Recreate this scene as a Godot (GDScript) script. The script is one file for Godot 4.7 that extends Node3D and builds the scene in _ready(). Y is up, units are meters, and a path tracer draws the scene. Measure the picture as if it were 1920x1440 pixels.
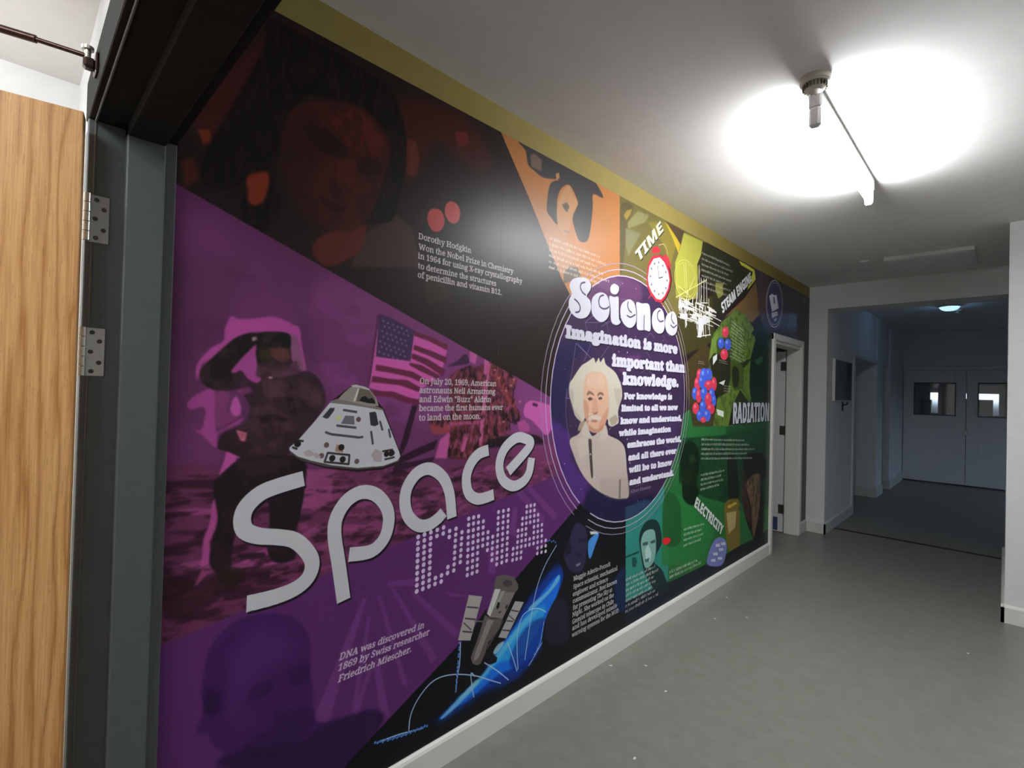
extends Node3D
# A school corridor seen from a doorway: a long printed science mural on the left wall,
# a bare tube light on the ceiling, a dim lobby with double doors at the far end.
# Axes: the mural wall is the plane x = 0, the corridor runs towards -z, y is up, metres.

const CEILING := 2.75
const MURAL_START := 0.297      # distance of the mural's near edge from z = 0
const MURAL_TOP := 2.638
const MURAL_BOTTOM := 0.111
const MURAL_LENGTH := 6.083
const FINE := 640.0             # printed pixels per metre
const COARSE := 320.0
const SCRAPS := [Vector2(0.197, -2.515), Vector2(0.064, -2.371), Vector2(0.387, -2.377), Vector2(0.133, -3.798), Vector2(0.362, -3.561), Vector2(0.220, -3.379), Vector2(1.451, -4.071), Vector2(0.523, -1.852), Vector2(0.301, -11.202)]

var M := {}
var taken := {}

func _ready() -> void:
	# ---- camera
	var cam := Camera3D.new()
	cam.name = "camera"
	cam.position = Vector3(1.5907, 1.5055, 0.0)
	cam.rotation = Vector3(0.0112, 0.7804, 0.0256)
	cam.fov = 75.27
	cam.near = 0.02
	add_child(cam)
	cam.current = true
	# ---- sky and exposure
	var sky_look := ProceduralSkyMaterial.new()
	sky_look.sky_top_color = Color(0.66, 0.76, 0.92)
	sky_look.sky_horizon_color = Color(0.80, 0.87, 0.96)
	sky_look.ground_bottom_color = Color(0.20, 0.21, 0.22)
	sky_look.ground_horizon_color = Color(0.45, 0.50, 0.56)
	sky_look.sky_energy_multiplier = 2.0
	sky_look.ground_energy_multiplier = 1.0
	var sky := Sky.new()
	sky.sky_material = sky_look
	var env := Environment.new()
	env.background_mode = Environment.BG_SKY
	env.sky = sky
	env.tonemap_mode = Environment.TONE_MAPPER_LINEAR
	env.tonemap_exposure = 1.0
	env.sdfgi_enabled = true
	env.ssao_enabled = true
	env.ssil_enabled = true
	var we := WorldEnvironment.new()
	we.name = "world_environment"
	we.environment = env
	add_child(we)

	make_materials()
	build_shell()
	build_doorway()
	build_side_door()
	build_lobby()
	build_ceiling_things()
	build_small_things()
	build_mural()

# ------------------------------------------------------------------ naming
func numbered(called: String) -> String:
	if not taken.has(called):
		taken[called] = 0
		return called
	taken[called] += 1
	return "%s_%03d" % [called, taken[called]]

func thing(called: String, label: String, category: String, at := Vector3.ZERO, group := "") -> Node3D:
	var o := Node3D.new()
	o.name = numbered(called)
	add_child(o, true)
	o.position = at
	o.set_meta("label", label)
	o.set_meta("category", category)
	if group != "":
		o.set_meta("group", group)
	return o

func obj(called: String, st: SurfaceTool, m: Material, parent: Node = self) -> MeshInstance3D:
	var o := MeshInstance3D.new()
	o.mesh = st.commit()
	o.material_override = m
	o.cast_shadow = GeometryInstance3D.SHADOW_CASTING_SETTING_ON
	if parent == self:
		o.name = numbered(called)
	else:
		o.name = called
	parent.add_child(o, true)
	return o

func struct(called: String, st: SurfaceTool, m: Material, label: String, category: String, parent: Node = self) -> MeshInstance3D:
	var o := obj(called, st, m, parent)
	if parent == self:
		o.set_meta("kind", "structure")
		o.set_meta("label", label)
		o.set_meta("category", category)
	return o

func tag(o: Node3D, label: String, category: String, group := "") -> Node3D:
	o.set_meta("label", label)
	o.set_meta("category", category)
	if group != "":
		o.set_meta("group", group)
	return o

# ------------------------------------------------------------------ shapes
func mb() -> SurfaceTool:
	var st := SurfaceTool.new()
	st.begin(Mesh.PRIMITIVE_TRIANGLES)
	return st

func tri(st: SurfaceTool, a: Vector3, b: Vector3, c: Vector3, na: Vector3, nb: Vector3, nc: Vector3, ua := Vector2.ZERO, ub := Vector2.ZERO, uc := Vector2.ZERO) -> void:
	if (b - a).cross(c - a).dot(na + nb + nc) > 0.0:
		var t := b; b = c; c = t
		t = nb; nb = nc; nc = t
		var u := ub; ub = uc; uc = u
	st.set_normal(na); st.set_uv(ua); st.add_vertex(a)
	st.set_normal(nb); st.set_uv(ub); st.add_vertex(b)
	st.set_normal(nc); st.set_uv(uc); st.add_vertex(c)

func quad(st: SurfaceTool, a: Vector3, b: Vector3, c: Vector3, d: Vector3, n: Vector3) -> void:
	tri(st, a, b, c, n, n, n)
	tri(st, a, c, d, n, n, n)

# a block between two corners with chamfered edges of width e
func block(st: SurfaceTool, lo: Vector3, hi: Vector3, e := 0.0, tr := Transform3D.IDENTITY) -> void:
	var a := Vector3(minf(lo.x, hi.x), minf(lo.y, hi.y), minf(lo.z, hi.z))
	var b := Vector3(maxf(lo.x, hi.x), maxf(lo.y, hi.y), maxf(lo.z, hi.z))
	var s := [Vector3(-1, 0, 0), Vector3(1, 0, 0), Vector3(0, -1, 0), Vector3(0, 1, 0), Vector3(0, 0, -1), Vector3(0, 0, 1)]
	var mid := (a + b) * 0.5
	var half := (b - a) * 0.5
	e = minf(e, minf(half.x, minf(half.y, half.z)) * 0.8)
	var inner := half - Vector3(e, e, e)
	# corner c (sign vector) as seen on the face across axis k
	var pt := func(c: Vector3, k: int) -> Vector3:
		var q := inner * c
		q[k] = half[k] * c[k]
		return tr * (mid + q)
	for n: Vector3 in s:
		var k := 0 if n.x != 0 else (1 if n.y != 0 else 2)
		var i := (k + 1) % 3
		var j := (k + 2) % 3
		var p := []
		for w in [[-1, -1], [1, -1], [1, 1], [-1, 1]]:
			var c := n
			c[i] = w[0]
			c[j] = w[1]
			p.append(pt.call(c, k))
		quad(st, p[0], p[1], p[2], p[3], tr.basis * n)
	if e <= 0.0:
		return
	for k in 3:                                  # twelve edge strips, along axis k
		var i := (k + 1) % 3
		var j := (k + 2) % 3
		for w in [[-1, -1], [1, -1], [1, 1], [-1, 1]]:
			var c0 := Vector3.ZERO
			c0[i] = w[0]; c0[j] = w[1]; c0[k] = -1
			var c1 := c0
			c1[k] = 1
			var n := c0
			n[k] = 0
			quad(st, pt.call(c0, i), pt.call(c1, i), pt.call(c1, j), pt.call(c0, j), (tr.basis * n).normalized())
	for x in [-1, 1]:
		for y in [-1, 1]:
			for z in [-1, 1]:
				var c := Vector3(x, y, z)
				var n := (tr.basis * c).normalized()
				tri(st, pt.call(c, 0), pt.call(c, 1), pt.call(c, 2), n, n, n)

# round bar of radius ra at a, rb at b, closed ends
func bar(st: SurfaceTool, a: Vector3, b: Vector3, ra: float, rb: float, sides := 16) -> void:
	var d := (b - a).normalized()
	var u := d.cross(Vector3.UP if absf(d.y) < 0.9 else Vector3.RIGHT).normalized()
	var v := d.cross(u)
	for i in sides:
		var t0 := TAU * i / sides
		var t1 := TAU * (i + 1) / sides
		var n0 := u * cos(t0) + v * sin(t0)
		var n1 := u * cos(t1) + v * sin(t1)
		tri(st, a + n0 * ra, b + n0 * rb, b + n1 * rb, n0, n0, n1)
		tri(st, a + n0 * ra, b + n1 * rb, a + n1 * ra, n0, n1, n1)
		tri(st, a, a + n0 * ra, a + n1 * ra, -d, -d, -d)
		tri(st, b, b + n0 * rb, b + n1 * rb, d, d, d)

# profile of (radius, height) pairs turned about the y axis at "at"
func lathe(st: SurfaceTool, at: Vector3, prof: Array, sides := 32) -> void:
	for k in prof.size() - 1:
		var p: Vector2 = prof[k]
		var q: Vector2 = prof[k + 1]
		var e := q - p
		var nn := Vector2(e.y, -e.x).normalized()
		for i in sides:
			var t0 := TAU * i / sides
			var t1 := TAU * (i + 1) / sides
			var d0 := Vector3(cos(t0), 0, sin(t0))
			var d1 := Vector3(cos(t1), 0, sin(t1))
			var n0 := d0 * nn.x + Vector3.UP * nn.y
			var n1 := d1 * nn.x + Vector3.UP * nn.y
			var a := at + d0 * p.x + Vector3.UP * p.y
			var b := at + d0 * q.x + Vector3.UP * q.y
			var c := at + d1 * q.x + Vector3.UP * q.y
			var d := at + d1 * p.x + Vector3.UP * p.y
			if q.x > 0.00001:
				tri(st, a, b, c, n0, n0, n1)
			if p.x > 0.00001:
				tri(st, a, c, d, n0, n1, n1)

# a profile in the plane across a straight run, swept from a to b (skirting boards)
func skirting(st: SurfaceTool, a: Vector3, b: Vector3, out: Vector3, high: float, thick: float) -> void:
	var prof := [Vector2(0, 0), Vector2(thick, 0), Vector2(thick, high - 0.016), Vector2(thick * 0.72, high - 0.006), Vector2(thick * 0.35, high), Vector2(0, high)]
	for k in prof.size():
		var p: Vector2 = prof[k]
		var q: Vector2 = prof[(k + 1) % prof.size()]
		var e := q - p
		var n := (out * e.y - Vector3.UP * e.x).normalized()
		quad(st, a + out * p.x + Vector3.UP * p.y, b + out * p.x + Vector3.UP * p.y, b + out * q.x + Vector3.UP * q.y, a + out * q.x + Vector3.UP * q.y, n)
	for w in [[a, (a - b).normalized()], [b, (b - a).normalized()]]:
		for k in range(1, prof.size() - 1):
			var c: Vector3 = w[0]
			var n: Vector3 = w[1]
			tri(st, c + out * prof[0].x + Vector3.UP * prof[0].y, c + out * prof[k].x + Vector3.UP * prof[k].y, c + out * prof[k + 1].x + Vector3.UP * prof[k + 1].y, n, n, n)

# ------------------------------------------------------------------ materials
func paint(tone: Color, rough: float, spec := 0.5) -> StandardMaterial3D:
	var m := StandardMaterial3D.new()
	m.albedo_color = tone
	m.roughness = rough
	m.metallic_specular = spec
	return m

func mottled(dark: Color, light: Color, rough: float, size: float, freq: float, seed: int, relief := 0.0) -> StandardMaterial3D:
	var m := StandardMaterial3D.new()
	var f := FastNoiseLite.new()
	f.seed = seed
	f.noise_type = FastNoiseLite.TYPE_SIMPLEX_SMOOTH
	f.frequency = freq
	f.fractal_octaves = 5
	f.fractal_gain = 0.6
	var g := Gradient.new()
	g.set_color(0, dark)
	g.set_color(1, light)
	var t := NoiseTexture2D.new()
	t.width = 512
	t.height = 512
	t.seamless = true
	t.noise = f
	t.color_ramp = g
	m.albedo_texture = t
	m.roughness = rough
	m.uv1_triplanar = true
	m.uv1_world_triplanar = true
	m.uv1_scale = Vector3.ONE / size
	if relief > 0.0:
		var h := NoiseTexture2D.new()
		h.width = 512
		h.height = 512
		h.seamless = true
		var hf := FastNoiseLite.new()
		hf.seed = seed + 7
		hf.frequency = 0.08
		h.noise = hf
		h.as_normal_map = true
		h.bump_strength = relief
		m.normal_enabled = true
		m.normal_texture = h
		m.normal_scale = 0.25
	return m

func wood_material() -> StandardMaterial3D:
	var w := 320
	var h := 1024
	var img := Image.create(w, h, false, Image.FORMAT_RGB8)
	var warp := FastNoiseLite.new()
	warp.seed = 11
	warp.frequency = 0.006
	var fine := FastNoiseLite.new()
	fine.seed = 4
	fine.frequency = 0.05
	var pale := Color8(216, 167, 108)
	var deep := Color8(168, 111, 53)
	for y in h:
		for x in w:
			var bend := warp.get_noise_2d(x * 1.6, y * 0.22) * 46.0 + warp.get_noise_2d(x * 5.0 + 400, y * 0.8) * 7.0
			var ring := absf(fposmod((x + bend) / 30.0, 1.0) - 0.5) * 2.0
			var grain := fine.get_noise_2d(x * 7.0, y * 0.16)
			var pore := 1.0 if fine.get_noise_2d(x * 14.0 + 90, y * 0.35) > 0.42 else 0.0
			var k := clampf(pow(ring, 2.5) * 0.75 + grain * 0.4 + 0.12, 0.0, 1.0)
			var c := pale.lerp(deep, k).darkened(0.10 * pore)
			img.set_pixel(x, y, c)
	var m := StandardMaterial3D.new()
	m.albedo_texture = ImageTexture.create_from_image(img)
	m.uv1_triplanar = true
	m.uv1_scale = Vector3(2.6, 0.45, 2.6)
	m.roughness = 0.42
	return m

func make_materials() -> void:
	M.ceiling = mottled(Color8(226, 224, 221), Color8(231, 229, 226), 0.9, 1.3, 0.02, 3)
	M.white_wall = mottled(Color8(224, 225, 225), Color8(229, 230, 230), 0.75, 1.1, 0.02, 5)
	M.yellow_wall = mottled(Color8(140, 124, 62), Color8(147, 131, 68), 0.7, 1.1, 0.02, 9)
	M.floor = mottled(Color8(117, 116, 109), Color8(129, 128, 121), 0.34, 1.9, 0.03, 12)
	M.gloss_white = paint(Color8(228, 226, 220), 0.35)
	M.trim_grey = paint(Color8(214, 214, 210), 0.4)
	M.frame_grey = mottled(Color8(75, 81, 81), Color8(80, 86, 86), 0.5, 0.8, 0.03, 15)
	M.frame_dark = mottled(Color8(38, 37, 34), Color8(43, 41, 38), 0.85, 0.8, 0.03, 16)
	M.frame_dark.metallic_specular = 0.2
	M.seal = paint(Color8(92, 92, 86), 0.7)
	M.wood = wood_material()
	M.steel = paint(Color8(185, 183, 174), 0.32)
	M.steel.metallic = 0.85
	M.screw = paint(Color8(84, 81, 74), 0.5)
	M.screw.metallic = 0.6
	M.bronze = paint(Color8(67, 48, 42), 0.3)
	M.bronze.metallic = 0.7
	M.lamp_body = paint(Color8(218, 218, 218), 0.45)
	M.plastic = paint(Color8(201, 197, 182), 0.45)
	M.slot = paint(Color8(108, 102, 89), 0.7)
	M.black = paint(Color8(20, 20, 20), 0.5)
	M.door_white = paint(Color8(216, 218, 215), 0.4)
	M.blue_plate = paint(Color8(60, 74, 114), 0.4)
	M.dark_board = paint(Color8(36, 40, 44), 0.4)
	M.glow = paint(Color8(255, 255, 255), 0.5)
	M.glow.emission_enabled = true
	M.glow.emission = Color(1.0, 0.99, 0.96)
	M.glow.emission_energy_multiplier = 4.0
	M.blue_glow = paint(Color8(220, 233, 255), 0.4)
	M.blue_glow.emission_enabled = true
	M.blue_glow.emission = Color(0.70, 0.86, 1.0)
	M.blue_glow.emission_energy_multiplier = 1.3
	M.glass = paint(Color8(200, 214, 214), 0.03)
	M.glass.transparency = BaseMaterial3D.TRANSPARENCY_ALPHA
	M.glass.albedo_color.a = 0.12
	M.paper = paint(Color8(222, 219, 210), 0.8)

# ------------------------------------------------------------------ the setting
func build_shell() -> void:
	var st := mb()
	block(st, Vector3(-1.6, -0.12, -17.0), Vector3(4.2, 0.0, 3.4))
	struct("floor", st, M.floor, "grey vinyl floor running the length of the corridor", "floor")
	st = mb()
	block(st, Vector3(-1.6, CEILING, -17.0), Vector3(4.2, CEILING + 0.14, 3.4))
	struct("ceiling", st, M.ceiling, "flat white painted ceiling above the corridor", "ceiling")
	# mural wall, with its side-door opening
	st = mb()
	block(st, Vector3(-0.13, 0, -5.175), Vector3(0, CEILING, -0.18))
	block(st, Vector3(-0.13, 2.05, -6.06), Vector3(0, CEILING, -5.175))
	block(st, Vector3(-0.13, 0, -6.5), Vector3(0, CEILING, -6.06))
	struct("wall_left", st, M.yellow_wall, "mustard yellow wall that carries the mural", "wall")
	# doorway wall around the camera's own door
	st = mb()
	block(st, Vector3(-1.3, 0, -0.30), Vector3(0.0, CEILING, -0.18))
	block(st, Vector3(0.0, 2.16, -0.30), Vector3(1.98, CEILING, -0.18))
	block(st, Vector3(1.98, 0, -0.30), Vector3(4.0, CEILING, -0.18))
	struct("wall_front", st, M.white_wall, "white wall around the grey door frame", "wall")
	st = mb()
	block(st, Vector3(-1.35, 0, -0.30), Vector3(-1.22, CEILING, 3.2))
	struct("wall_entry", st, M.white_wall, "white side wall behind the open wooden door", "wall")
	st = mb()
	block(st, Vector3(-1.35, 0, 3.2), Vector3(4.1, CEILING, 3.35))
	struct("wall_back", st, M.white_wall, "white wall behind the photographer", "wall")
	st = mb()
	block(st, Vector3(3.6, 0, -4.9), Vector3(3.75, CEILING, 3.2))
	struct("wall_far_right", st, M.white_wall, "white outer wall on the right of the corridor", "wall")
	# right-hand wall end that faces the camera
	st = mb()
	block(st, Vector3(1.6035, 0, -6.75), Vector3(3.75, CEILING, -4.842))
	struct("wall_right", st, M.white_wall, "white wall end jutting in on the right of the corridor", "wall")
	# beam and pier
	st = mb()
	block(st, Vector3(0.184, 2.491, -6.75), Vector3(1.6035, CEILING, -6.379))
	struct("trim_1", st, M.white_wall, "white painted beam across the corridor ceiling", "beam")
	st = mb()
	block(st, Vector3(-0.13, 0, -7.76), Vector3(0.184, CEILING, -6.379))
	struct("wall_pier", st, M.white_wall, "white painted pier where the corridor narrows", "wall")
	# skirting boards
	st = mb()
	skirting(st, Vector3(0, 0, -0.30), Vector3(0, 0, -5.115), Vector3.RIGHT, MURAL_BOTTOM, 0.018)
	struct("baseboard_left", st, M.gloss_white, "white skirting board under the mural", "skirting")
	st = mb()
	skirting(st, Vector3(0, 0, -6.125), Vector3(0, 0, -6.379), Vector3.RIGHT, 0.125, 0.018)
	skirting(st, Vector3(0, 0, -6.379), Vector3(0.202, 0, -6.379), Vector3.BACK, 0.125, 0.018)
	skirting(st, Vector3(0.184, 0, -6.361), Vector3(0.184, 0, -7.70), Vector3.RIGHT, 0.125, 0.018)
	struct("baseboard_pier", st, M.trim_grey, "white skirting board round the pier", "skirting")
	st = mb()
	skirting(st, Vector3(1.5855, 0, -4.842), Vector3(3.6, 0, -4.842), Vector3.BACK, 0.12, 0.018)
	skirting(st, Vector3(1.6035, 0, -4.824), Vector3(1.6035, 0, -6.75), Vector3.LEFT, 0.12, 0.018)
	struct("baseboard_right", st, M.gloss_white, "white skirting board round the wall end on the right", "skirting")
	st = mb()
	block(st, Vector3(0.2, -0.01, -6.775), Vector3(3.3, 0.004, -6.725), 0.002)
	struct("trim_2", st, M.black, "thin black strip across the floor joint", "floor strip")

func build_doorway() -> void:
	# grey frame: lining, stop and face board on the jamb and the head
	var fr := Node3D.new()
	fr.name = numbered("trim_3")
	add_child(fr)
	fr.set_meta("kind", "structure")
	fr.set_meta("label", "dark grey door frame round the open wooden door")
	fr.set_meta("category", "door frame")
	var st := mb()
	block(st, Vector3(0.0, 0, -0.298), Vector3(0.026, 2.13, -0.118), 0.002)
	obj("jamb", st, M.frame_grey, fr)
	st = mb()
	block(st, Vector3(0.026, 0, -0.268), Vector3(0.060, 2.13, -0.189), 0.003)
	obj("stop", st, M.frame_grey, fr)
	st = mb()
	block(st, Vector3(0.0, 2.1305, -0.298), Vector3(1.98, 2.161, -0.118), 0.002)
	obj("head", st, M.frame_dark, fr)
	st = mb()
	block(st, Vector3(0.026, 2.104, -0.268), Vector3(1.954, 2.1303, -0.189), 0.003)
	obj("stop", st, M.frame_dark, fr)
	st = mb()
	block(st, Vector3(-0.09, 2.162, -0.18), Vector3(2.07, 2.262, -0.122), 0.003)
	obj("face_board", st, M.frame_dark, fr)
	st = mb()
	block(st, Vector3(-0.09, 0, -0.18), Vector3(0.0, 2.13, -0.122), 0.003)
	obj("face_board", st, M.frame_grey, fr)
	st = mb()
	block(st, Vector3(1.954, 0, -0.298), Vector3(1.98, 2.13, -0.118), 0.002)
	obj("jamb", st, M.frame_grey, fr)
	st = mb()
	block(st, Vector3(0.026, 2.124, -0.1335), Vector3(1.954, 2.1305, -0.1295), 0.001)
	block(st, Vector3(0.0255, 0.0, -0.1335), Vector3(0.0285, 2.13, -0.1295), 0.001)
	obj("seal_strip", st, M.seal, fr)
	# the open wooden door; its hinge line stands at (0.057, -0.114)
	var dr := Node3D.new()
	dr.name = numbered("door_1")
	add_child(dr)
	dr.position = Vector3(0.057, 0, -0.114)
	dr.set_meta("kind", "structure")
	dr.set_meta("label", "oak-veneered door standing open beside the grey frame")
	dr.set_meta("category", "door")
	var swing := Transform3D(Basis(Vector3.UP, -deg_to_rad(9.7)), Vector3.ZERO)
	st = mb()
	block(st, Vector3(0.0, 0.012, 0.003), Vector3(0.044, 2.111, 0.93), 0.0015)
	var leaf := obj("leaf", st, M.wood, dr)
	leaf.transform = swing
	for span in [[1.834, 1.948], [1.512, 1.629], [0.20, 0.315]]:
		var h := Node3D.new()
		h.name = "hinge"
		dr.add_child(h, true)
		var lo: float = span[0]
		var hi: float = span[1]
		st = mb()
		block(st, Vector3(-0.0305, lo, -0.049), Vector3(-0.0275, hi, -0.010), 0.0012)
		obj("plate", st, M.steel, h)
		st = mb()
		for k in 5:
			var a := lerpf(lo, hi, k / 5.0) + 0.001
			var b := lerpf(lo, hi, (k + 1) / 5.0) - 0.001
			bar(st, Vector3(-0.021, a, -0.006), Vector3(-0.021, b, -0.006), 0.0075, 0.0075, 14)
		obj("knuckle", st, M.steel, h)
		for s in [[-0.024, 0.10], [-0.038, 0.28], [-0.022, 0.5], [-0.038, 0.72], [-0.024, 0.90]]:
			st = mb()
			var yy := lerpf(lo, hi, s[1])
			bar(st, Vector3(-0.0276, yy, s[0]), Vector3(-0.0268, yy, s[0]), 0.0054, 0.0046, 12)
			obj("screw", st, M.screw, h)
	# closer arm above the door
	var cl := thing("door_closer", "bronze door-closer arm fixed to the frame above the wooden door", "door closer", Vector3(0.14, 2.215, -0.122))
	st = mb()
	block(st, Vector3(-0.022, -0.030, 0.0), Vector3(0.022, 0.012, 0.006), 0.002)
	block(st, Vector3(-0.012, -0.024, 0.004), Vector3(0.012, 0.0, 0.026), 0.005)
	obj("bracket", st, M.bronze, cl)
	st = mb()
	bar(st, Vector3(0.0, -0.012, 0.018), Vector3(0.0, 0.022, 0.018), 0.006, 0.006)
	bar(st, Vector3(0.0, 0.018, 0.018), Vector3(0.0, 0.025, 0.018), 0.011, 0.011)
	obj("pivot_pin", st, M.steel, cl)
	st = mb()
	bar(st, Vector3(0.0, 0.004, 0.018), Vector3(-0.036, 0.016, 0.105), 0.0052, 0.0052)
	obj("arm_rod", st, M.bronze, cl)
	st = mb()
	bar(st, Vector3(-0.034, 0.0155, 0.100), Vector3(-0.16, 0.046, 0.40), 0.0082, 0.0082)
	obj("arm_sleeve", st, M.bronze, cl)

func build_side_door() -> void:
	# door in the mural wall: white architrave and lining, leaf open into the side room
	var fr := Node3D.new()
	fr.name = numbered("trim_4")
	add_child(fr)
	fr.set_meta("kind", "structure")
	fr.set_meta("label", "white architrave and lining round the side door")
	fr.set_meta("category", "door frame")
	var st := mb()
	block(st, Vector3(0, 0, -5.180), Vector3(0.024, 2.112, -5.118), 0.004)
	obj("architrave", st, M.gloss_white, fr)
	st = mb()
	block(st, Vector3(0, 0, -6.115), Vector3(0.024, 2.112, -6.053), 0.004)
	obj("architrave", st, M.gloss_white, fr)
	st = mb()
	block(st, Vector3(0, 2.05, -6.115), Vector3(0.022, 2.112, -5.118), 0.004)
	obj("architrave", st, M.gloss_white, fr)
	st = mb()
	block(st, Vector3(-0.13, 0, -6.085), Vector3(0.002, 2.05, -6.05), 0.002)
	obj("lining", st, M.gloss_white, fr)
	st = mb()
	block(st, Vector3(-0.13, 2.02, -6.06), Vector3(0.002, 2.055, -5.17), 0.002)
	obj("lining", st, M.gloss_white, fr)
	st = mb()
	block(st, Vector3(-0.13, 0, -5.18), Vector3(0.002, 2.05, -5.155), 0.002)
	obj("lining", st, M.gloss_white, fr)
	var dr := Node3D.new()
	dr.name = numbered("door_2")
	add_child(dr)
	dr.position = Vector3(-0.135, 0, -6.045)
	dr.set_meta("kind", "structure")
	dr.set_meta("label", "white side door open into the room beside the mural")
	dr.set_meta("category", "door")
	st = mb()
	block(st, Vector3(-0.83, 0.008, -0.044), Vector3(-0.004, 2.005, 0.0), 0.002)
	obj("leaf", st, M.door_white, dr)
	st = mb()
	block(st, Vector3(-0.82, 0.02, 0.0), Vector3(-0.055, 0.165, 0.002), 0.0008)
	var kp := obj("kick_plate", st, M.blue_plate, dr)
	kp.set_meta("label", "blue kick plate")
	for y in [0.21, 1.08, 1.79]:
		st = mb()
		block(st, Vector3(-0.052, y, 0.0), Vector3(0.004, y + 0.10, 0.0025), 0.0008)
		bar(st, Vector3(0.003, y, 0.006), Vector3(0.003, y + 0.10, 0.006), 0.006, 0.006, 10)
		obj("hinge", st, M.screw, dr)
	# the side room's own shell, only what shows through the gap
	st = mb()
	block(st, Vector3(-1.5, 0, -6.5), Vector3(-0.13, CEILING, -6.38))
	block(st, Vector3(-1.6, 0, -6.5), Vector3(-1.5, CEILING, -3.4))
	block(st, Vector3(-1.6, 0, -3.4), Vector3(-0.13, CEILING, -3.28))
	struct("wall_side_room", st, M.white_wall, "white wall of the small room behind the side door", "wall")

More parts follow.
